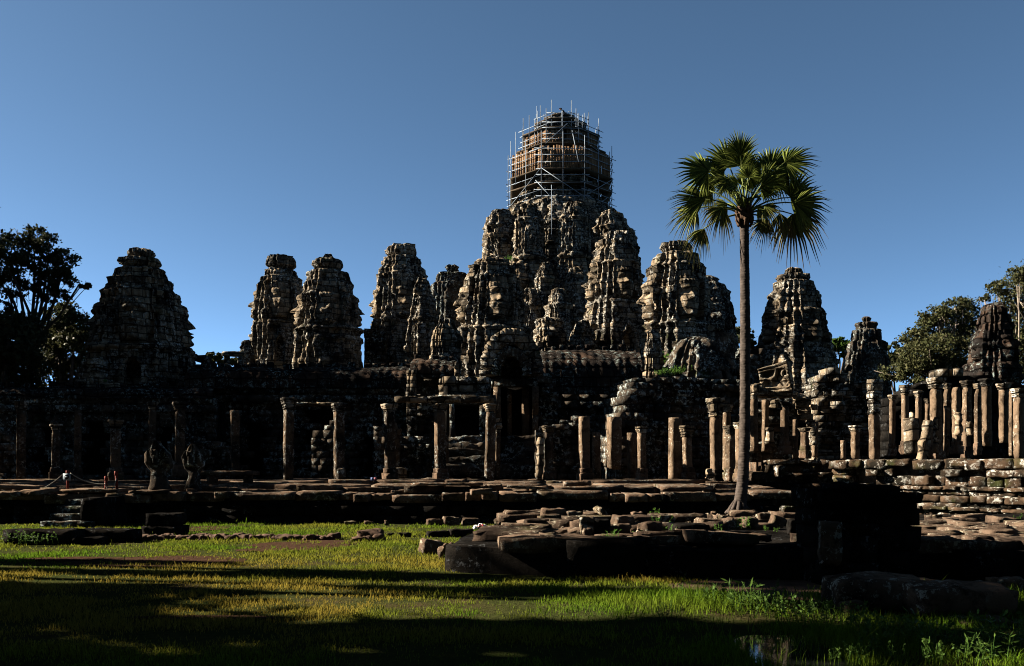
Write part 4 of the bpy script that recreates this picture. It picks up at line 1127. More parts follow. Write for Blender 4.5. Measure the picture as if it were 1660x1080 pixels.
# ------------------------------------------------------------------ naga statues, rope barrier, small signs
def naga(px, base, top, Y, hoodw, label, broken=False):
    s = Y / F; cx = PX(px, Y); zb, zt = PZ(base, Y), PZ(top, Y); hgt = zt - zb
    t = thing('naga_statue', label, 'statue', (cx, Y, zb), 'naga statues on the terrace')
    mb = MB(); mb.rough((cx, Y, zb + .09), (hoodw * s * .62, .5, .2), amp=.03, seed=int(px)); mb.build('pedestal', M['terrace'], t)
    n_u, n_v = 28, 34
    V = np.array(cube_grid(n_u, 4, n_v)[0]); Q = cube_grid(n_u, 4, n_v)[1]
    v = (V[:, 2] + 1) / 2
    prof = np.interp(v, [0, .12, .3, .40, .48, .62, .80, .91, 1], [.85, .66, .55, .58, .90, 1.0, .98, .62, .14])
    th = np.interp(v, [0, .3, .5, .8, 1], [.26, .2, .2, .16, .08])
    x = V[:, 0] * prof * hoodw * s / 2
    lob = np.abs(np.cos(np.arctan2(V[:, 0] * .9, np.clip(v - .35, .02, 1)) * 5.5)) * sstep(.45, .6, v)
    y = V[:, 1] * th * (1 - .45 * np.abs(V[:, 0]) ** 2) - (V[:, 1] < 0) * lob * .10
    z = zb + .15 + v * (hgt - .15) * (1 - .09 * sstep(.55, .9, np.abs(V[:, 0]) * v)) + lob * .05 * sstep(.6, 1, v)
    nz = np.stack([vnoise(x * 5, y * 5, z * 5, int(px) + q) for q in range(3)], 1) * .05
    P = np.stack([cx + x, Y + y - .12 * sstep(.45, 1, v), z], 1) + nz
    if broken: P[:, 2] = np.minimum(P[:, 2], zt - .05 + .1 * vnoise(x * 3, 0, 0, 3))
    mesh_np('hood', P, Q, M['wall'], t)
    mb = MB(); mb.rough((cx, Y - .28, zb + .15 + hgt * .62), (.16, .2, .42), amp=.03, seed=9, rnd=.3); mb.rough((cx - .01, Y - .38, zb + .15 + hgt * .72), (.13, .16, .16), amp=.03, seed=10, rnd=.3); mb.build('middle_head', M['wall'], t)
naga(259, 803, 718, 26.6, 40, 'larger stone naga hood with a pointed top on the terrace')
naga(315, 802, 722, 27.2, 30, 'smaller broken naga hood without its point on the terrace', True)
def rpost(px, base, top, Y, label, lean=0):
    t = thing('rope_post', label, 'post', P3(px, base, Y), 'red rope posts on the terrace')
    a_ = np.array(P3(px, base, Y)); b_ = np.array(P3(px + lean, top, Y))
    mb = MB(); mb.tube([a_, (a_ + b_) / 2, b_], [.045, .04, .035], 7); mb.build('pole', M['red'], t)
    mb = MB(); mb.tube([b_ - np.array([0, 0, .12]), b_ + np.array([0, 0, .02])], [.05, .05], 7); mb.build('cap', M['red'], t)
    mb = MB(); mb.rough(a_ + np.array([0, .05, .06]), (.22, .22, .14), amp=.02, seed=int(px)); mb.build('foot', M['blackpaint'], t)
YR = 26.2
rpost(171, 801, 773, YR, 'short red rope post, left of the pair on the wide slab', 1); rpost(190, 800, 765, YR, 'tall red rope post, right of the pair on the wide slab', -2)
rpost(109.5, 800, 764, YR, 'red rope post carrying the no-entry sign', 0)
t = thing('no_entry_sign', 'square white sign with a dark no-entry disc, hung on a red rope post', 'sign', P3(108.5, 779, YR - .07))
s = YR / F; cz = P3(108.5, 773.3, YR - .07)
mb = MB(); mb.box(cz, (12.5 * s, .015, 11.5 * s)); mb.build('board', M['white'], t)
def disc(mb, c, r_, th, nseg=24):
    V = [(c[0] + math.cos(2 * math.pi * k / nseg) * r_, c[1] + dy, c[2] + math.sin(2 * math.pi * k / nseg) * r_) for dy in (-th / 2, th / 2) for k in range(nseg)] + [(c[0], c[1] - th / 2, c[2])]
    Q = [(k, (k + 1) % nseg, nseg + (k + 1) % nseg, nseg + k) for k in range(nseg)] + [(2 * nseg, (k + 2) % nseg, (k + 1) % nseg, k) for k in range(0, nseg, 2)]
    mb.add(V, Q)
mb = MB(); disc(mb, (cz[0] + .1 * s, cz[1] - .0115, cz[2]), 3.6 * s, .006); mb.build('prohibition_disc', M['blackpaint'], t)
mb = MB(); mb.box((cz[0] + .1 * s, cz[1] - .017, cz[2]), (5.2 * s, .004, 1.5 * s)); mb.build('bar', M['white'], t)
def rope(p, q, sag, label, name='rope'):
    pts = [p * (1 - f) + q * f - np.array([0, 0, sag * 4 * f * (1 - f)]) for f in np.linspace(0, 1, 15)]
    mb = MB(); mb.tube(pts, .014, 5); return tag(mb.build(name, M['rope']), label, 'rope')
v3 = lambda px, py: np.array(P3(px, py, YR - .06))
rope(v3(103, 768), v3(-12, 787), .42, 'rope sagging from the no-entry sign to the left edge of view')
rope(v3(114, 767), v3(171, 785), .1, 'rope running from the no-entry sign down to the short red post')
rope(v3(170, 783), v3(188.5, 776), .30, 'rope loop hanging between the short and tall red posts')
t = thing('small_sign', 'tiny pale blue and faded red sign board at a pillar foot', 'sign', P3(606.5, 780, 31))
s = 31 / F; c = P3(603.6, 776.6, 31)
mb = MB(); mb.box(c, (5 * s, .02, 5 * s)); mb.build('blue_half', M['bluepaint'], t)
mb = MB(); mb.box((c[0] + 5.1 * s, c[1], c[2]), (5 * s, .02, 5 * s)); mb.build('red_half', M['pinkpaint'], t)
mb = MB(); disc(mb, (c[0], c[1] - .013, c[2]), 1.0 * s, .004); disc(mb, (c[0] + 5.3 * s, c[1] - .013, c[2]), .8 * s, .004); mb.build('pictogram', M['blackpaint'], t)
mb = MB(); mb.box((c[0] + 2.5 * s, c[1] + .03, c[2] - 3.2 * s), (.05, .03, 3 * s)); mb.build('stake', M['plank'], t)

# ------------------------------------------------------------------ foreground platform, rubble, blocks
PH = .5
t = thing('ruined_platform', 'low dark stone platform covered in rubble, foreground right of the grass', 'platform', (4, 15, 0))
def lipY(x): return 13.0 + .25 * math.sin(x * 1.3) + (-(x) * .02)
XL = PX(738, 13.8)
mb = MB()
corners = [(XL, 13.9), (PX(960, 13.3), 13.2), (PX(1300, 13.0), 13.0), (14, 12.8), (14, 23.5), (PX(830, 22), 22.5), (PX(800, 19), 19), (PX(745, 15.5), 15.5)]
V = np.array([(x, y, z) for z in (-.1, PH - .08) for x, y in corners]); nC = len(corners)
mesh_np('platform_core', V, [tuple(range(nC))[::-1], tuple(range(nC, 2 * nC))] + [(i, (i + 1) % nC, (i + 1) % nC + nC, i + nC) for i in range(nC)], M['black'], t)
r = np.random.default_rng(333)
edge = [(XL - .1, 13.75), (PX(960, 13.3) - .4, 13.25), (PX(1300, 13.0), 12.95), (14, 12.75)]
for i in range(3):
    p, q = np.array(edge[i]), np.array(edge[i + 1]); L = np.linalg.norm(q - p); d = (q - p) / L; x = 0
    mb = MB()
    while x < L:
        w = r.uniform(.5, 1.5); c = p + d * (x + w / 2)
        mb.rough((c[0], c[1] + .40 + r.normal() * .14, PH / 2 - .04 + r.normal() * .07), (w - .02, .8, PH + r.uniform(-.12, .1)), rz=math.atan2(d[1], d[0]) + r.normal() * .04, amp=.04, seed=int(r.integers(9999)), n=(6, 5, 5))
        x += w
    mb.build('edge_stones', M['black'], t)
mb = MB()
for _ in range(80):
    x = r.uniform(XL + .4, 11); y = r.uniform(13.4, 21)
    if x < PX(830, y): continue
    mb = MB(); mb.rough((x, y, PH - .02 + r.uniform(-.05, .10)), (r.uniform(.4, 1.3), r.uniform(.3, .8), .18), rz=r.normal() * .25, rx=r.normal() * .06, ry=r.normal() * .05, amp=.03, seed=int(r.integers(9999)), n=(5, 4, 3))
    mb.build('paving_slab', M['rubble'], t)

def rock(px, y0, y1, w, z, label, mat='rubble', rz=.2, rx=0, ry=0, d=None, amp=.035, cat='stone block', name='stone_block', rnd=.12, group=None):
    """block seen between rows y0 (top) and y1 (foot), foot resting at height z"""
    Y = GY(y1, z); s = Y / F; h = (y1 - y0) * s
    dep = d or w * s * .7
    mb = MB(); mb.rough((PX(px, Y), Y + dep / 2, z + h / 2 - .02), (w * s, dep, h * .92), rz=rz, rx=rx, ry=ry, amp=amp, rnd=rnd, seed=int(px * 31 + y0 * 7) % 9973)
    return tag(mb.build(name, M[mat]), label, cat, group)
R_ = rock
R_(704, 841, 852, 26, 0, 'low block at the left of the three on the grass below the terrace'); R_(730, 837, 852, 27, 0, 'tall-fronted block with peaked top, middle of three on the grass', ry=.12, rz=.5); R_(763, 839, 851, 28, 0, 'squared block behind the white bag')
R_(567, 844, 851, 20, 0, 'flat brown block alone on the grass under the terrace wall'); R_(597, 844, 851, 14, 0, 'small brown block right of the flat one under the terrace wall'); R_(627, 843, 852, 6, 0, 'tiny upright stone on the grass under the terrace wall')
R_(709, 860, 871, 34, 0, 'left of two dark moss-edged blocks before the white bag', 'black'); R_(746, 857, 871, 38, 0, 'right of two dark moss-edged blocks before the white bag', 'black')
R_(698, 873, 899, 36, 0, 'dark tilted boulder at the left tip of the platform', rz=.5, ry=.25, rnd=.3, amp=.08, name='boulder', cat='boulder'); R_(724, 880, 908, 26, 0, 'jagged dark stone wedged right of the tilted boulder', rz=-.5, ry=-.3, rnd=.25, amp=.08)
R_(632, 864, 870, 12, 0, 'dark low stone on the grass, left of a pair near the clod', 'black'); R_(655, 863, 871, 22, 0, 'dark low stone on the grass, right of a pair near the clod', 'black')
R_(811, 839, 848, 18, PH * .6, 'rounded tan block at the left end of the rubble', rnd=.3); R_(830, 843, 858, 44, PH * .5, 'large flat tan slab at the left end of the rubble'); R_(872, 840, 856, 42, PH, 'long grey slab behind the dark wedge slab')
R_(898, 823, 843, 38, PH, 'big rounded lichened block on the rubble, highest in the left part', rnd=.22, amp=.06, mat='terrace'); R_(897, 841, 856, 14, PH, 'small pale block under the big rounded one', 'face'); R_(930, 827, 843, 26, PH, 'dark cube right of the big rounded block', mat='terrace')
R_(976, 820, 842, 9, PH, 'thin slab standing tilted on the rubble', ry=-.5, rz=.2, mat='face', d=.5); R_(955, 828, 836, 17, PH, 'pointed flat stone left of the thin tilted slab', ry=.2); R_(952, 836, 866, 24, PH, 'carved column drum with banded mouldings on the rubble', 'face', rz=.1); R_(975, 840, 866, 26, PH, 'dark block adjoining the carved drum', 'black')
R_(871, 852, 869, 46, PH, 'dark red wedge slab lying on its side in the rubble', ry=-.22, rz=.3); R_(951, 854, 877, 14, PH, 'small upright pointed slab before the carved drum', ry=.2); R_(928, 864, 877, 30, PH, 'low slab with white chips left of the upright pointed one')
R_(1034, 828, 842, 18, PH, 'block perched behind the wide dark wedge'); R_(1012, 834, 860, 34, PH, 'wide wedge-shaped block with a pale pointed left end', ry=.1, rz=.3, mat='terrace'); R_(1080, 834, 849, 26, PH, 'mossy dark block in the middle of the rubble', mat='terrace'); R_(1009, 848, 864, 28, PH, 'brown cut stone below the wide wedge')
R_(1057, 844, 868, 36, PH, 'large dark boulder with a white corner in mid rubble', rz=.5, rnd=.25, mat='terrace', name='boulder', cat='boulder'); R_(1038, 855, 868, 9, PH, 'white pointed chip left of the large dark boulder', 'face')
R_(1123, 836, 845, 14, PH, 'small yellowish cube right of the mossy block', 'face'); R_(1171, 834, 843, 24, PH, 'flat block left of the palm foot'); R_(1177, 842, 860, 36, PH, 'big brown slab tilted below the palm foot', ry=-.3, rz=.4, rnd=.2); R_(1120, 848, 866, 60, PH, 'long dark block low in the rubble left of the palm', 'black')
R_(1239, 830, 846, 22, PH, 'squared brown block right of the palm foot'); R_(1262, 834, 853, 22, PH, 'odd block with a hanging tongue right of the palm', ry=.3, rnd=.25); R_(1280, 818, 840, 22, PH, 'white-spotted block against the terrace right of the palm', 'plinth'); R_(1218, 838, 856, 22, PH, 'dark stone at the right foot of the palm'); R_(1292, 840, 866, 26, PH, 'dark block at the right end of the rubble row', 'black')
R_(1000, 866, 874, 60, PH, 'long flat slab at the front of the rubble below the carved drum'); R_(1100, 868, 876, 70, PH, 'long flat slab at the platform edge below the mossy block'); R_(1220, 866, 876, 60, PH, 'slab lying at the platform edge right of the palm')
r = np.random.default_rng(44)
for grp, x0, x1, ya, yb, n_, lab in (('small stones around the palm foot', 1135, 1235, 830, 850, 16, 'small broken stone in the litter around the palm foot'), ('small stones in the middle of the rubble', 1020, 1130, 828, 866, 16, 'small broken stone in the middle of the rubble heap'), ('small stones at the left of the rubble', 790, 960, 846, 876, 18, 'small broken stone at the left of the rubble heap')):
    for _ in range(n_):
        px, y1 = r.uniform(x0, x1), r.uniform(ya + 4, yb); w = r.uniform(5, 13)
        R_(px, y1 - w * r.uniform(.5, .9), y1, w, PH, lab, ('rubble', 'face', 'terrace')[int(r.integers(3))], rz=r.uniform(0, 3), ry=r.normal() * .25, rnd=.22, amp=.03, cat='stone', name='small_stone', group=grp)
# ruined pier at the right
Yq = 12.4
t = thing('ruined_pier', 'bulky dark stone pier in shade, tallest thing in the right foreground', 'stone pier', (PX(1400, Yq), Yq, 0))
def ptop(pts):
    xs, ys = zip(*pts)
    return lambda q: PZ(float(np.interp(1326 + q * 176, xs, ys)), Yq)
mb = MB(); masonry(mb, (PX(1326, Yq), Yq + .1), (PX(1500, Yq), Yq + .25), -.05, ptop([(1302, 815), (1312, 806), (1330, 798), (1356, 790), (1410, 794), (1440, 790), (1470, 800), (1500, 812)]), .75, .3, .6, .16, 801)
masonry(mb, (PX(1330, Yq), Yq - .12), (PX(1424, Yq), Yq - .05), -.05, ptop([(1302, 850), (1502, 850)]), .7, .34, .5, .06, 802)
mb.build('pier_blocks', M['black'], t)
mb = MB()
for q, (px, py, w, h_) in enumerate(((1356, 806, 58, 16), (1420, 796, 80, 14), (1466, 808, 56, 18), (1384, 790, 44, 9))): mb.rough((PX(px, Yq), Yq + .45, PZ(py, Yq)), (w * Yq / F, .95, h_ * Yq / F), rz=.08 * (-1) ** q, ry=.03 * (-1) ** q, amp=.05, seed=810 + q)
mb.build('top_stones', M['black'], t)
mb = MB(); mb.rough((PX(1340, Yq), Yq - .14, PZ(880, Yq)), (.30, .12, .62), amp=.03, seed=3); mb.build('door_jamb', M['wall'], t)
for px, y0, y1, w, lab in ((1540, 838, 862, 42, 'rounded dark boulder on the platform right of the pier'), (1522, 832, 862, 14, 'upright stone with a white tip right of the pier'), (1620, 846, 860, 50, 'low slab before the plinth at far right'), (1560, 872, 900, 60, 'dark block in the shade right of the pier')):
    R_(px, y0, y1, w, .3, lab, 'rubble' if 'white' not in lab else 'face', rnd=.25)
mb = MB(); r = np.random.default_rng(5)
for k in range(40):
    y = r.uniform(12.9, 17); x = r.uniform(PX(1490, y), PX(1720, y))
    mb.rough((x, y, PH + r.uniform(-.02, .06)), (r.uniform(.3, 1.1), r.uniform(.3, .8), .14), rz=r.normal() * .3, amp=.04, seed=int(r.integers(9999)), n=(5, 4, 3))
tag(mb.build('broken_paving', M['rubble']), 'broken brown paving on top of the platform at far right', 'paving')
# near blocks bottom right
R_(1440, 934, 994, 156, 0, 'long dug-up block with worn corner, nearest at the lower right', 'terrace', rz=-.05, d=.75, rnd=.3, amp=.06); R_(1388, 972, 1000, 40, 0, 'small cracked stone under the worn corner of the long block', 'terrace', rnd=.25)
R_(1575, 946, 1004, 170, 0, 'massive rough block at the lower right edge, with pits in its face', 'terrace', rz=.06, d=.8, rnd=.3, amp=.07); R_(1500, 938, 960, 50, 0, 'stone between the two large near blocks', 'rubble', rz=.3, rnd=.2); R_(1450, 928, 936, 90, .0, 'lumpy slab with pale spots behind the long near block', 'terrace', rnd=.25)
R_(1640, 936, 960, 50, 0, 'speckled stone behind the massive block at the right edge', 'terrace', rnd=.25); R_(1600, 1004, 1014, 90, 0, 'flat stone half sunk in weeds at the lower right', 'terrace')
# left kerb blocks
R_(165, 857, 880, 96, 0, 'long dark kerb block at the left, beside the two-tier pedestal', 'black', rz=.02, d=.6); R_(60, 858, 884, 116, 0, 'weed-grown bank of stone at the far left', 'black', rz=-.02, d=.7, amp=.07); R_(138, 870, 884, 50, 0, 'low front stone below the long dark kerb block', 'black')
t = thing('stone_pedestal', 'two-tier dark stone pedestal standing on the grass at the left', 'pedestal', (PX(258, 22), 20.9, 0))
mb = MB(); mb.rough((PX(258, 20.9), 21.3, .12), (60 * 20.9 / F, .75, .26), amp=.03, seed=3); mb.build('lower_tier', M['black'], t)
mb = MB(); mb.rough((PX(258, 20.9), 21.35, .40), (52 * 20.9 / F, .6, .30), amp=.03, seed=4); mb.build('upper_tier', M['black'], t)
# litter bag
Yb = GY(858.5); s = Yb / F
t = thing('plastic_bag', 'crumpled white and red plastic bag lying on the grass', 'litter', (PX(777, Yb), Yb, 0))
for nm, mm, cx_, w, h, sd in (('bag_body', 'bag', 772, 10, 6, 1), ('bag_body', 'bag', 782, 13, 8, 2)):
    mb = MB(); mb.rough((PX(cx_, Yb), Yb, h * s / 2), (w * s, .22, h * s), amp=.06, rnd=.3, n=(7, 6, 6), seed=sd, ry=.2 * sd); mb.build(nm, M[mm], t)
mb = MB(); mb.box((PX(783, Yb) + .02, Yb - .12, 6 * s), (9 * s, .02, 1.6 * s), ry=.75); mb.box((PX(777, Yb), Yb - .11, 5.4 * s), (4 * s, .02, 1.8 * s), ry=-.4); mb.build('red_print', M['bagred'], t)
# clod of earth
mb = MB(); mb.rough((PX(600, 20), 20, .08), (.55, .4, .28), amp=.09, rnd=.35, seed=77); mb.rough((PX(607, 20), 19.9, .05), (.5, .4, .16), amp=.08, rnd=.35, seed=78); mb.rough((PX(590, 20), 19.8, .03), (.5, .4, .12), amp=.08, rnd=.35, seed=79)
tag(mb.build('earth_clod', M['mud']), 'heap of dug-up earth on the grass in the middle', 'earth heap')

# ------------------------------------------------------------------ ground, dirt, puddle, grass
V = np.array([(-2500, -600, 0), (2500, -600, 0), (2500, 4500, 0), (-2500, 4500, 0)], float)
struct(mesh_np('ground', V, [(0, 1, 2, 3)], M['ground']))
def blobpatch(name, px, py, wx, hy, mat, z, seed, hfun=None, nr=26):
    """irregular patch on the ground: centre row/column and half sizes in photo pixels"""
    Yc = GY(py); xc = PX(px, Yc); rx = wx * Yc / F; ry = (GY(py - hy) - GY(py + hy)) / 2
    k = 40; V = [(xc, Yc, z + (hfun(0) if hfun else 0))]; Q = []
    rings = 5
    for j in range(1, rings + 1):
        for i in range(k):
            a_ = 2 * math.pi * i / k
            w = (1 + .28 * float(vnoise(math.cos(a_) * 1.8, math.sin(a_) * 1.8, 1.5, seed)) + .12 * float(vnoise(math.cos(a_) * 5, math.sin(a_) * 5, 1.5, seed + 2))) * j / rings
            V.append((xc + rx * w * math.cos(a_), Yc + ry * w * math.sin(a_), z + (hfun(j / rings) if hfun else 0) + (.02 * float(vnoise(i * .7, j * 2.1, .3, seed)) if hfun else 0)))
    for i in range(k): Q.append((0, 1 + i, 1 + (i + 1) % k))
    for j in range(rings - 1):
        for i in range(k):
            p = 1 + j * k
            Q.append((p + i, p + k + i, p + k + (i + 1) % k, p + (i + 1) % k))
    return mesh_np(name, np.array(V), Q, mat), (xc, Yc, rx, ry)
PATCH = []
for i, (px, py, wx, hy) in enumerate(((250, 910, 150, 9), (500, 884, 85, 9), (390, 872, 40, 4), (420, 892, 40, 3), (110, 907, 70, 3), (330, 858, 40, 4), (330, 1003, 140, 3))):
    o, g = blobpatch('dirt_path', px, py, wx, hy, M['dirt'], .006 + .002 * i, 10 + i); struct(o); PATCH.append(g)
o, g = blobpatch('muddy_path', 1250, 958, 150, 22, M['mud'], .005, 40); struct(o); PATCH.append(g)
o, g = blobpatch('puddle', 1284, 1062, 84, 36, M['water'], .012, 50); struct(o); PUD = g
# mud ridge along the old kerb line
mb = MB(); r = np.random.default_rng(12)
for px in np.arange(216, 545, 9):
    Yc = GY(875); mb.rough((PX(px, Yc), Yc + r.normal() * .06, .03), (.3, .22, r.uniform(.1, .2)), rz=r.uniform(0, 3), amp=.06, rnd=.3, seed=int(r.integers(9999)), n=(4, 4, 4))
tag(mb.build('earth_ridge', M['mud']), 'long low ridge of bare clods across the grass at the left', 'earth ridge')
# a low bank with taller grass near the right foreground
def bankz(x, y): return .10 * np.exp(-((x - 2.2) / 1.5) ** 2 - ((y - 10.3) / 1.0) ** 2)
mb = MB(); r = np.random.default_rng(31)
gx = np.linspace(-1.5, 6, 40); gy = np.linspace(7.8, 13, 30)
XX, YY = np.meshgrid(gx, gy, indexing='ij'); ZZ = bankz(XX, YY) - .02
i0 = (np.arange(39)[:, None] * 30 + np.arange(29)[None, :]).ravel()
struct(mesh_np('ground_bank', np.stack([XX, YY, ZZ], -1).reshape(-1, 3), np.stack([i0, i0 + 30, i0 + 31, i0 + 1], -1), M['ground']))

def inside(x, y, g, k=1.0): return ((x - g[0]) / (g[2] * k)) ** 2 + ((y - g[1]) / (g[3] * k)) ** 2 < 1
rng = np.random.default_rng(2024)
def blades():
    out = []
    for (ya, yb, dens, hgt, wid) in ((5.6, 8, 2000, .036, .0034), (8, 11, 1500, .036, .0042), (11, 15, 900, .036, .006), (15, 19.5, 480, .04, .009), (19.5, 25.8, 260, .042, .012)):
        xa, xb = -.62 * yb - .5, .62 * yb + .5
        n = int((xb - xa) * (yb - ya) * dens)
        x = rng.uniform(xa, xb, n); y = rng.uniform(ya, yb, n)
        keep = np.abs(x) < .615 * y + .4
        keep &= ~((y > 13.1) & (x > PX(742, y) + .1 * np.sin(y * 7)) & ~((y > 19.6) & (x < PX(800, y))))
        keep &= ~((y > 11.6 - .0 * x) & (x > PX(1150, y)))
        cl = 1.25 * vnoise(x * .9, y * 1.4, 0, 71) + .7 * vnoise(x * 4, y * 4, 0, 72)
        keep &= rng.random(n) < np.clip(.60 + .62 * cl, .06, 1)
        for g in PATCH: keep &= ~(inside(x, y, g, 1 + .0) & (rng.random(n) < .72 + .5 * vnoise(x * 3, y * 3, 0, 61)))
        keep &= ~(inside(x, y, PUD, .85) & (rng.random(n) < .9))
        x, y, cl = x[keep], y[keep], cl[keep]; n = len(x)
        h = hgt * np.exp(rng.normal(0, .35, n)) * (1 + .5 * np.clip(cl, -.6, 1))
        # taller wet grass towards the lower right, short turf left
        tall = sstep(.6, 2.6, x) * (y < 12.5) * (1 - .3 * sstep(10, 12.5, y))
        h = h * (1 + 1.3 * tall)
        dry = np.clip(.62 + 1.0 * vnoise(x * .35 + 5, y * .6, 0, 88) + .35 * vnoise(x * 2, y * 2, 0, 89), 0, 1) * (1 - tall) * sstep(7, 9, y) * (1 - .55 * sstep(14.5, 17, y))
        out.append((x, y, h, np.full(n, wid), dry))
    return [np.concatenate(q) for q in zip(*out)]
x, y, h, w, dry = blades()
n = len(x)
a_ = rng.uniform(0, 2 * math.pi, n); lean = rng.uniform(.1, .9, n); la = rng.uniform(0, 2 * math.pi, n)
z0 = bankz(x, y) * (x > -1.5)
ca, sa = np.cos(a_) * w, np.sin(a_) * w
dx, dy = np.cos(la) * lean * h, np.sin(la) * lean * h
V = np.stack([np.stack([x - ca, y - sa, z0 - .005], -1), np.stack([x + ca, y + sa, z0 - .005], -1),
              np.stack([x + dx * .35 + ca * .75, y + dy * .35 + sa * .75, z0 + h * .6], -1), np.stack([x + dx * .35 - ca * .75, y + dy * .35 - sa * .75, z0 + h * .6], -1),
              np.stack([x + dx, y + dy, z0 + h], -1)], 1)
b_ = np.arange(n)[:, None] * 5
Q = np.concatenate([b_ + np.array([[0, 1, 2, 3]]), b_ + np.array([[3, 2, 4, 4]])], 1).reshape(-1, 4)
T3 = np.concatenate([b_ + np.array([[0, 1, 2]]), b_ + np.array([[0, 2, 3]]), b_ + np.array([[3, 2, 4]])], 1).reshape(-1, 3)
g = stuff(mesh_np('grass', V.reshape(-1, 3), T3, M['grass'], loc=(0, 0, 0), cols=np.repeat(dry, 5)))
g['label'] = 'short green and straw coloured grass covering the ground in front'; g['category'] = 'grass'

# weeds: leafy little plants
def weed(px, py, z, hpx, label, seed, Y=None, n=60, wide=1.0, group=None, mat='weed', long=False):
    Y = Y or GY(py, z); s = Y / F; hh = hpx * s; r = np.random.default_rng(seed)
    cx = PX(px, Y); V = []; 
    stems = MB()
    for k in range(max(4, n // 9)):
        b = np.array([cx + r.normal() * hh * .3 * wide, Y + r.normal() * hh * .3, z]); L = hh * r.uniform(.55, 1.05)
        tip = b + np.array([r.normal() * .25 * L, r.normal() * .25 * L, L])
        stems.tube([b, (b + tip) / 2 + r.normal(size=3) * .02, tip], [.004, .003, .002], 4)
        for q in range(9):
            f = r.uniform(.25, 1); c = b * (1 - f) + tip * f
            d = r.normal(size=3); d[2] = abs(d[2]) * .6; d /= np.linalg.norm(d)
            u = np.cross(d, r.normal(size=3)); u /= np.linalg.norm(u)
            ll = (.16 if not long else .3) * hh * r.uniform(.6, 1.3); ww = ll * (.32 if not long else .08)
            V += [c, c + d * ll * .5 + u * ww, c + d * ll, c + d * ll * .5 - u * ww]
    V = np.array(V); Q = np.arange(len(V)).reshape(-1, 4)
    t = thing('weed', label, 'plant', (cx, Y, z), group)
    stems.build('stem', M['weed'], t); mesh_np('leaves', V, Q, M[mat], t)
for i, (px, py, z, hp_, lab) in enumerate([(1060, 842, PH, 17, 'upright weed with broad leaves behind the mossy block'), (1083, 866, PH, 16, 'bushy weed before the long dark block in the rubble'), (1108, 866, PH, 10, 'low weed left of the bushy one by the long dark block'), (1136, 864, PH, 12, 'small bright weed at the right end of the long dark block'),
        (1068, 852, PH, 14, 'weed climbing the side of the large dark boulder'), (1166, 864, PH, 14, 'weed below the big tilted slab at the palm'), (1206, 858, PH, 22, 'largest weed clump, at the right foot of the palm'), (1240, 860, PH, 8, 'tiny weed under the squared brown block'), (1258, 862, PH, 7, 'tiny weed under the odd tongued block'),
        (995, 876, PH, 16, 'yellowish grass tuft at the platform front below the carved drum'), (982, 874, PH, 9, 'small tuft left of the yellowish grass tuft'), (1033, 872, PH, 10, 'thin weed before the brown cut stone'), (1648, 852, .3, 18, 'weed at the foot of the plinth, right edge of view'), (740, 910, 0, 16, 'weeds crowding the corner of the platform beside the grass')]):
    weed(px, py, z, hp_ * 1.15, lab, 900 + i, mat='weed', long=(px in (995, 982)), wide=1.3 if hp_ > 15 else 1)
for i, (px, py, hp_) in enumerate([(1080, 1004, 26), (1140, 985, 40), (1180, 990, 46), (1215, 995, 50), (1250, 1000, 40), (1290, 1005, 44), (1340, 1015, 40), (1380, 1020, 46), (1420, 1040, 44), (1460, 1045, 52), (1500, 1050, 46), (1550, 1055, 50), (1600, 1060, 56), (1640, 1050, 60), (1440, 1070, 44), (1580, 1078, 52), (1530, 1075, 46), (1380, 1075, 36)]):
    weed(px, py, 0.02, hp_, 'tall leafy weed growing in the wet grass at the lower right', 950 + i, n=110, wide=1.6, group='tall weeds at the lower right', mat='leafgreen', long=(i % 3 == 0))
for i, (px, py, hp_) in enumerate([(12, 880, 24), (40, 882, 22), (70, 882, 18), (25, 866, 14)]):
    weed(px, py, 0.05, hp_, 'creeping weed hanging over the stone bank at far left', 980 + i, n=110, wide=2.2, group='weeds on the left bank', mat='leafgreen')
for px, py, Y, hp_, lab in ((1085, 608, 37.5, 13, 'bright green grass tuft on top of the tall dark wall'), (1100, 604, 37.8, 12, 'grass clump on the wall top below the broad-faced tower'), (1070, 607, 37.6, 9, 'small grass tuft at the left of those on the wall top'), (170, 618, 46, 5, 'patch of green weeds on the ledge left of the lone tower'), (822, 424, 83, 10, 'green plant rooted in the joint at the left shoulder of the central tower'), (755, 736, 36.6, 5, 'bright green plant on the sill of the side doorway')):
    weed(px, py, PZ(py + 1, Y), hp_, lab, int(px), Y=Y, n=200, wide=1.6, mat='weed')
weed(1090, 590, PZ(606, 52.6), 40, 'creeper hanging down the front of the broad-faced tower', 77, Y=52.6, n=160, wide=.22, mat='weed')

# ------------------------------------------------------------------ sugar palm
YPm = GY(831, PH); sp = YPm / F
pc = np.array(P3(1206.5, 352, YPm))
t = thing('palm_tree', 'tall sugar palm with one slender trunk rising from the rubble in front of the temple', 'palm tree', (PX(1197, YPm), YPm, PH))
tr = [(1197, 832, 13), (1199, 822, 11.5), (1201, 806, 11), (1204, 780, 10), (1206, 740, 9.6), (1207, 700, 9.4), (1208, 640, 9.2), (1208, 580, 9), (1208, 520, 8.8), (1207.5, 460, 8.4), (1207, 420, 8), (1206.5, 372, 8), (1206.5, 356, 9)]
yy_ = np.arange(832, 355, -1.1)
cxs_ = np.interp(-yy_, [-q[1] for q in tr], [q[0] for q in tr]); rr_ = np.interp(-yy_, [-q[1] for q in tr], [q[2] for q in tr])
k = 20; th = np.arange(k) / k * 2 * math.pi
ringn = 1 + .022 * ((np.arange(len(yy_)) % 4) == 0) - .015 * ((np.arange(len(yy_)) % 4) == 2)
Rr = .9 * rr_[:, None] * sp * ringn[:, None] * (1 + .05 * vnoise(np.cos(th)[None, :] * 2, np.sin(th)[None, :] * 2, np.arange(len(yy_))[:, None] * .22, 4))
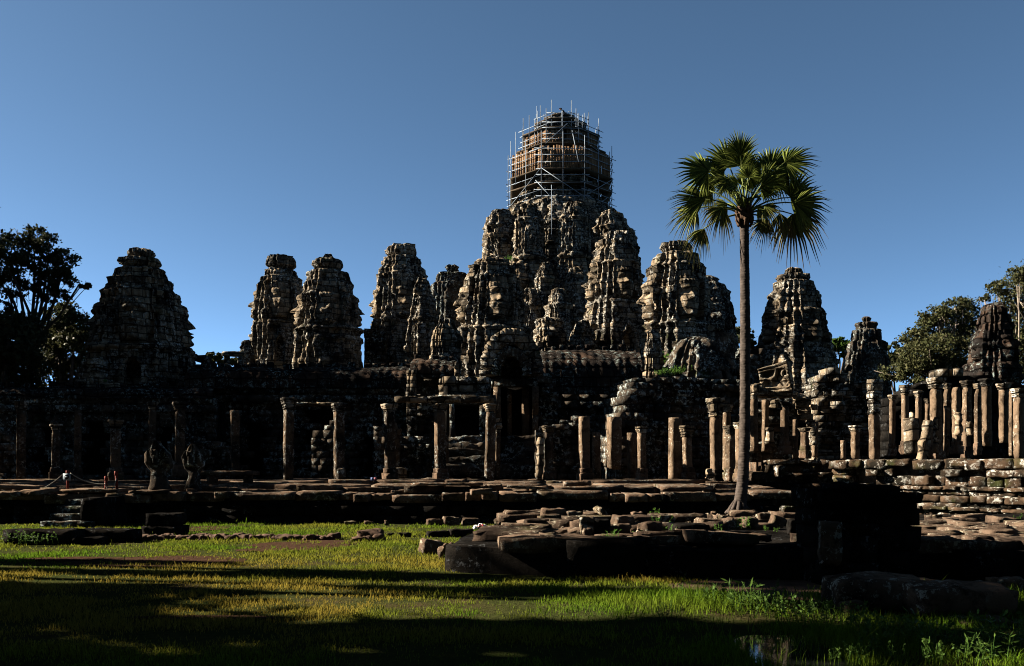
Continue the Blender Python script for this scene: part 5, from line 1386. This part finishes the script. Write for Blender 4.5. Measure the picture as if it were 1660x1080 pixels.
V = np.stack([PX(cxs_, YPm)[:, None] + Rr * np.cos(th)[None, :], YPm + Rr * np.sin(th)[None, :], np.repeat(PZ(yy_, YPm)[:, None], k, 1) + .02 * vnoise(np.cos(th)[None, :] * 3, np.sin(th)[None, :] * 3, np.arange(len(yy_))[:, None] * .6, 5)], -1).reshape(-1, 3)
i0 = (np.arange(len(yy_) - 1)[:, None] * k + np.arange(k)[None, :]).ravel(); i1 = (np.arange(len(yy_) - 1)[:, None] * k + (np.arange(k)[None, :] + 1) % k).ravel()
mesh_np('trunk', V, np.stack([i0, i1, i1 + k, i0 + k], -1), M['palmbark'], t)
mb = MB(); r = np.random.default_rng(3)
for i in range(9):
    a_ = 2 * math.pi * i / 9 + .3; rad = .30 * r.uniform(.8, 1.5)
    mb.tube([(PX(1198, YPm) + math.cos(a_) * .1, YPm + math.sin(a_) * .1, PH + .3), (PX(1197, YPm) + math.cos(a_) * .2, YPm + math.sin(a_) * .2, PH + .12), (PX(1196, YPm) + math.cos(a_) * rad, YPm + math.sin(a_) * rad, PH - .03)], [.05, .06, .035], 6)
mb.build('root_foot', M['palmbark'], t)
mb = MB()   # old leaf bases under the crown
for i in range(46):
    a_ = i * 2.4; z = pc[2] - .16 + (i % 12) * .035
    mb.rough((pc[0] + math.cos(a_) * .19, YPm + math.sin(a_) * .19, z), (.10, .05, .2), rz=a_ + 1.57, rx=.35, n=(2, 2, 3), amp=.02, seed=i)
mb.build('leaf_bases', M['palmbase'], t)
Zs = sp / 4.153     # one pixel of the enlarged crop in metres
def crop(zx, zy): return np.array([pc[0] + (zx - 775) * Zs, YPm, pc[2] + (631 - zy) * Zs])
frng = np.random.default_rng(17)
def frond(hx, hy, ang, rad, dy, spread=100, dead=0.0, droop=.25, face=.25):
    """fan leaf: hub in crop pixels, axis angle (deg, up=90), blade radius in crop px, depth offset of the hub"""
    hub = crop(hx, hy); hub[1] += dy
    base = pc + np.array([0, dy * .12, .05])
    d0 = hub - base; L = np.linalg.norm(d0)
    mid = base + d0 * .5 + np.array([0, 0, .10 * L])
    mb = MB(); mb.tube([base, base + d0 * .25 + np.array([0, 0, .08 * L]), mid, base + d0 * .8 + np.array([0, 0, .06 * L]), hub], [.03, .026, .022, .018, .015], 5)
    a0 = math.radians(ang)
    ax = np.array([math.cos(a0), np.clip(dy, -.6, .6) * .5, math.sin(a0)]); ax /= np.linalg.norm(ax)
    sd_ = np.cross(ax, (0, 1, 0)); sd_ /= np.linalg.norm(sd_)
    sd_ = sd_ + np.array([0, 1, 0]) * frng.uniform(-face, face) * 2; sd_ -= ax * sd_.dot(ax); sd_ /= np.linalg.norm(sd_)
    nn = np.cross(sd_, ax)
    R = rad * Zs; nl = 24; V, Q, Tn = [], [], []
    for i in range(nl):
        f = (i + .5) / nl * 2 - 1
        th_ = math.radians(spread) * f
        d = ax * math.cos(th_) + sd_ * math.sin(th_)
        cup = .28 * (1 - math.cos(th_)) + frng.normal() * .03
        d = d + nn * cup; d /= np.linalg.norm(d)
        side = np.cross(d, nn); side /= np.linalg.norm(side)
        ll = R * (1.0 - .22 * abs(f) ** 2) * frng.uniform(.88, 1.06)
        wj = R * .5 * math.radians(spread) * 2 / nl * .66
        dr = droop * frng.uniform(.4, 1.5) * (1 + dead)
        b = len(V)
        for (q, wv, dz, pl_) in ((0, .06, 0, 0), (.28, .62, 0, 1), (.46, .95, .05, 1), (.72, .55, .3, .7), (1.0, .06, 1.0, 0)):
            c = hub + d * ll * q + np.array([0, 0, -dr * ll * .55 * dz * q])
            fold = nn * wj * .55 * pl_
            V += [c - side * wj * wv + fold, c - fold * .6, c + side * wj * wv + fold]
            dd = dead * sstep(.1, .9, np.array(q + frng.uniform(-.2, .3))); Tn += [float(dd)] * 3
        for j in range(4):
            p = b + j * 3
            Q += [(p, p + 1, p + 4, p + 3), (p + 1, p + 2, p + 5, p + 4)]
    fr = mesh_np('frond', np.array(V), np.array(Q), M['palmleaf'], t, cols=Tn)
    mb.build('leaf_stalk', M['stalk'], fr, smooth=True)
for a_ in [(680, 268, 128, 225, .15, 100), (770, 262, 86, 205, .2, 95), (728, 250, 104, 190, -.35, 70), (960, 292, 62, 215, .1, 95), (1030, 285, 10, 225, -.25, 85), (1000, 310, -45, 200, .3, 75), (535, 320, 165, 250, .0, 105), (590, 350, 205, 180, .35, 70),
           (505, 520, 175, 255, -.1, 65, .1, .3), (470, 550, 218, 225, .25, 60, .25, .4), (610, 590, 252, 205, -.3, 70, .45, .5), (500, 715, 240, 190, -.1, 50, .35, .6), (1085, 500, 40, 240, .0, 95), (1090, 560, -12, 255, -.3, 70, .1, .3), (1110, 600, -62, 275, .15, 75, .55, .5), (940, 640, -125, 170, .1, 65, .5, .5), (1000, 620, -80, 180, -.2, 55, .6, .55),
           (870, 440, 20, 170, -.5, 80), (640, 430, 215, 150, -.55, 80, .1, .3), (850, 320, -15, 150, .5, 80), (560, 430, 245, 150, .3, 65, .15, .4), (900, 530, -30, 150, .5, 65, .3, .4), (700, 380, 150, 130, .5, 80), (690, 500, 205, 130, .5, 70, .2, .4), (880, 590, -50, 130, -.45, 60, .35, .5), (740, 300, 112, 165, -.15, 75), (830, 300, 66, 165, .25, 75), (655, 330, 160, 165, .2, 75), (900, 380, 10, 170, .2, 75), (760, 420, 95, 130, -.6, 85), (700, 450, 170, 130, -.5, 80), (840, 480, 0, 150, -.6, 80), (800, 370, 60, 130, .6, 85)]:
    frond(*a_)
mb = MB()
for i in range(9):
    b = pc + np.array([frng.normal() * .1, -.12, .05]); mb.tube([b, b + np.array([frng.normal() * .15, -.1, .35]), b + np.array([frng.normal() * .5, -.15, .55 + frng.normal() * .1])], [.03, .025, .012], 5)
mb.build('young_stalks', M['stalk'], t, smooth=True)

# ------------------------------------------------------------------ broadleaf trees
def leaves_np(C_, size, r, flat=.0):
    n = len(C_)
    a_ = r.normal(size=(n, 3)); a_ /= np.linalg.norm(a_, axis=1)[:, None]
    b = np.cross(a_, r.normal(size=(n, 3))); b /= np.linalg.norm(b, axis=1)[:, None]
    s1 = size * r.uniform(.6, 1.4, n)[:, None]; s2 = s1 * r.uniform(.4, .75, n)[:, None]
    V = np.stack([C_ - a_ * s1, C_ - b * s2 + a_ * s1 * .1, C_ + a_ * s1, C_ + b * s2 + a_ * s1 * .1], 1).reshape(-1, 3)
    return V, np.arange(n * 4).reshape(-1, 4)
def tree(name, label, base, blobs, Y, tw, leaf, mat, n, seed, group=None, bark='bark', forks=True, z0=0., gap=.35):
    """base: trunk foot column; blobs: (px, py, rx, ry) crown masses in photo pixels at depth Y"""
    r = np.random.default_rng(seed); s = Y / F
    t = thing(name, label, 'tree', (PX(base, Y), Y, z0), group)
    mb = MB(); b0 = np.array([PX(base, Y), Y, z0])
    B = [(np.array(P3(px, py, Y)) + np.array([0, r.normal() * rx * s * .7, 0]), rx * s, ry * s) for px, py, rx, ry in blobs]
    low = min(q[0][2] - q[2] for q in B); cen = np.mean([q[0] for q in B], 0)
    fork = b0 * .6 + np.array([cen[0], cen[1], 0]) * .4; fork[2] = z0 + (low - z0) * .8
    mb.tube([b0, b0 * .5 + fork * .5 + r.normal(size=3) * .15, fork], [tw * 1.3, tw, tw * .8], 8)
    for (c, rx, rz) in B:
        m_ = fork * .45 + c * .55 + r.normal(size=3) * .25 * rx; m_[2] -= .15 * rz
        mb.tube([fork - np.array([0, 0, .1]), fork * .75 + m_ * .25 + r.normal(size=3) * .1, m_, c], [tw * .55, tw * .42, tw * .3, tw * .14], 6)
        for k in range(5):
            e_ = c + r.normal(size=3) * np.array([rx, rx, rz]) * .55
            mb.tube([m_ * .4 + c * .6, (m_ + e_) / 2 + r.normal(size=3) * .1 * rx, e_], [tw * .16, tw * .1, tw * .05], 5)
    mb.build('trunk', M[bark], t)
    vol = np.array([q[1] * q[2] for q in B]); cnt = (n * vol / vol.sum()).astype(int); P = []
    for (c, rx, rz), m_ in zip(B, cnt):
        nc = max(6, int(m_ / 55))
        u = r.normal(size=(nc, 3)); u /= np.linalg.norm(u, axis=1)[:, None]
        u *= r.uniform(.45, 1.0, nc)[:, None] ** .7
        cc = c + u * np.array([rx, rx, rz])
        sub = r.integers(0, nc, m_)
        P.append(cc[sub] + r.normal(size=(m_, 3)) * np.array([1, 1, .62]) * (gap * min(rx, rz)) * .62)
    V, Q = leaves_np(np.concatenate(P), leaf, r)
    mesh_np('crown', V, Q, M[mat], t)
    return t
tree('broadleaf_tree', 'big dark tree towering at the left edge, trunk forking low', 46,
     [(20, 400, 26, 26), (48, 382, 24, 20), (78, 398, 22, 20), (30, 430, 34, 24), (70, 432, 32, 24), (102, 425, 20, 20), (105, 455, 26, 16), (126, 458, 16, 10), (60, 466, 30, 18), (10, 462, 24, 26), (88, 480, 22, 12), (5, 500, 14, 16), (-20, 420, 30, 40)], 52, .26, .10, 'leafdark', 14000, 1, gap=.34)
tree('broadleaf_tree', 'dark bushy tree between the big left tree and the lone tower', 110, [(100, 512, 26, 22), (125, 528, 24, 24), (100, 550, 34, 30), (140, 560, 22, 26), (72, 545, 26, 34), (120, 600, 36, 34), (150, 530, 10, 14), (70, 600, 30, 34)], 58, .3, .12, 'leafolive', 16000, 2)
tree('broadleaf_tree', 'black leafy mass filling the left edge below the big tree', 15, [(10, 540, 36, 40), (50, 560, 34, 40), (20, 600, 46, 40), (-20, 560, 40, 60)], 48, .35, .13, 'leafdark', 12000, 3)
tree('broadleaf_tree', 'bare forked twig tree sticking up behind the bushes left of the lone tower', 146, [(143, 520, 5, 8)], 60, .06, .1, 'leafdark', 20, 4)
tree('broadleaf_tree', 'spreading tree with pale branches behind the right ruins', 1530,
     [(1540, 500, 30, 13), (1510, 520, 30, 16), (1565, 515, 24, 18), (1535, 530, 40, 18), (1495, 545, 24, 18), (1556, 548, 28, 24), (1520, 570, 46, 26), (1480, 580, 28, 24), (1550, 590, 40, 22), (1470, 600, 26, 16), (1500, 604, 40, 16)], 72, .4, .115, 'leafolive', 26000, 5, bark='palebark', gap=.4)
tree('broadleaf_tree', 'tall thin-crowned tree at the right edge, pale trunk showing', 1648,
     [(1626, 468, 20, 13), (1604, 482, 12, 8), (1636, 452, 16, 14), (1652, 446, 18, 12), (1658, 484, 22, 24), (1664, 524, 24, 36), (1652, 570, 30, 34), (1662, 610, 40, 44), (1680, 470, 40, 40), (1690, 560, 40, 60)], 62, .22, .10, 'leafolive', 20000, 6, bark='palebark', gap=.5)
for i, (px, lab, bl, mt) in enumerate([(350, 'distant round green tree beyond the beam on two posts', [(348, 578, 12, 7), (360, 584, 12, 7), (338, 584, 8, 5), (384, 586, 12, 5)], 'leafolive'), (1206, 'distant tree half hidden behind the palm trunk', [(1196, 540, 10, 10), (1212, 546, 12, 12), (1190, 552, 10, 8), (1222, 560, 8, 8)], 'leafolive'),
        (1358, 'distant tree between the free right tower and the small black tower', [(1354, 556, 9, 8), (1366, 562, 12, 10), (1350, 566, 8, 10), (1372, 574, 10, 8)], 'leafgreen'), (1448, 'green tree right beside the small black tower', [(1446, 562, 12, 9), (1456, 578, 16, 14), (1444, 590, 14, 20), (1465, 600, 20, 16)], 'leafolive')]):
    tree('broadleaf_tree', lab, px, bl, 120 + i * 5, .35, .28, mt, 2600, 20 + i)
# wood standing further left, outside the view: it shades the lawn and the left ruins
def wtree(X, Yw, z, rx, ry, rz, n, seed, leaf=.24):
    r = np.random.default_rng(seed)
    t = thing('shade_tree', 'tree of the wood outside the view, its crown shading the lawn and ruins', 'tree', (X, Yw, 0), 'trees of the surrounding wood')
    tw = .12 + .05 * rx
    mb = MB(); mb.tube([(X, Yw, 0), (X + r.normal() * .1, Yw, z * .5), (X + r.normal() * .15, Yw, z + rz * .5)], [tw, tw * .8, tw * .3], 7)
    P = []; nb = 16
    for k in range(nb):
        u = r.normal(size=3); u /= np.linalg.norm(u); u *= r.uniform(.3, 1) ** .5
        c = np.array([X, Yw, z]) + u * np.array([rx, ry, rz])
        mb.tube([(X, Yw, z - rz * .4), (np.array([X, Yw, z - rz * .2]) + c) / 2, c], [tw * .3, tw * .2, tw * .08], 5)
        P.append(c + r.normal(size=(n // nb, 3)) * np.array([rx * .26, ry * .26, rz * .16]))
    mb.build('trunk', M['bark'], t)
    V, Q = leaves_np(np.concatenate(P), leaf, r); mesh_np('crown', V, Q, M['leafdark'], t)
# crown centre and radii, leaves
for i, (xs_, ys_, z, rx, ry, rz, n_) in enumerate([(-5.6, 9.9, 9.0, 2.0, 1.7, 2.1, 1900), (2.3, 8.3, 10.5, 2.4, .75, 2.6, 1700), (-4.5, 13.8, 10.2, 2.2, .34, 2.6, 900), (-8, 15.4, 9.6, 1.6, .22, 1.0, 500), (-3.6, 7.0, 9.6, 1.5, 1.0, 1.8, 1700), (1, 11.7, 11.2, 1.6, .3, 1.4, 700), (1.2, 6.7, 8.2, 1.4, .8, 1.6, 1500), (6.8, 9.9, 12.4, 1.3, .95, 1.3, 1150), (5.4, 12.5, 12.8, 1.2, .8, 1.2, 1300), (-7, 12.0, 9.2, 2, .5, 1.3, 700),
                                              (-18.5, 36.5, 11.5, 3.4, 3.0, 4.2, 4500), (-22, 52, 16, 3.5, 4, 6, 8000), (-21, 44, 14, 4, 4, 6, 6000), (-15, 29.5, 10, 3.0, 2.0, 3.4, 1800), (-22.5, 50, 15, 2.6, 3.4, 5.5, 9000)]):
    zt_ = 0 if i < 10 else 8 if i == 14 else 3 if i == 10 else 6 if i < 13 else 1
    X, Yw = xs_ + SDIR.x / SDIR.z * (z - zt_), ys_ + SDIR.y / SDIR.z * (z - zt_)
    wtree(X, Yw, z, rx, ry, rz, n_, 60 + i)
r = np.random.default_rng(9); P = []  # unseen tree wall behind the camera, added to cut skylight on shaded fronts
for k in range(34):
    cx_, cy_ = -66 + 4 * k + r.normal() * 2, -10 - r.uniform(0, 10)
    for q in range(9):
        P.append(np.array([cx_, cy_, 3 + q * 4.0]) + r.normal(size=(70, 3)) * np.array([2.6, 2.0, 1.8]))
V, Q = leaves_np(np.concatenate(P), 1.0, r)
o = stuff(mesh_np('added_forest', V, Q, M['leafdark'])); o['label'] = 'unseen tall wood added behind the viewer to cut the sky light'; o['category'] = 'added_forest'
for nm in ('sun',): pass
bpy.context.view_layer.update()
for o in list(S.objects):
    if o.parent is None and o.get('category') and not o.get('kind'): o['kind'] = 'thing'
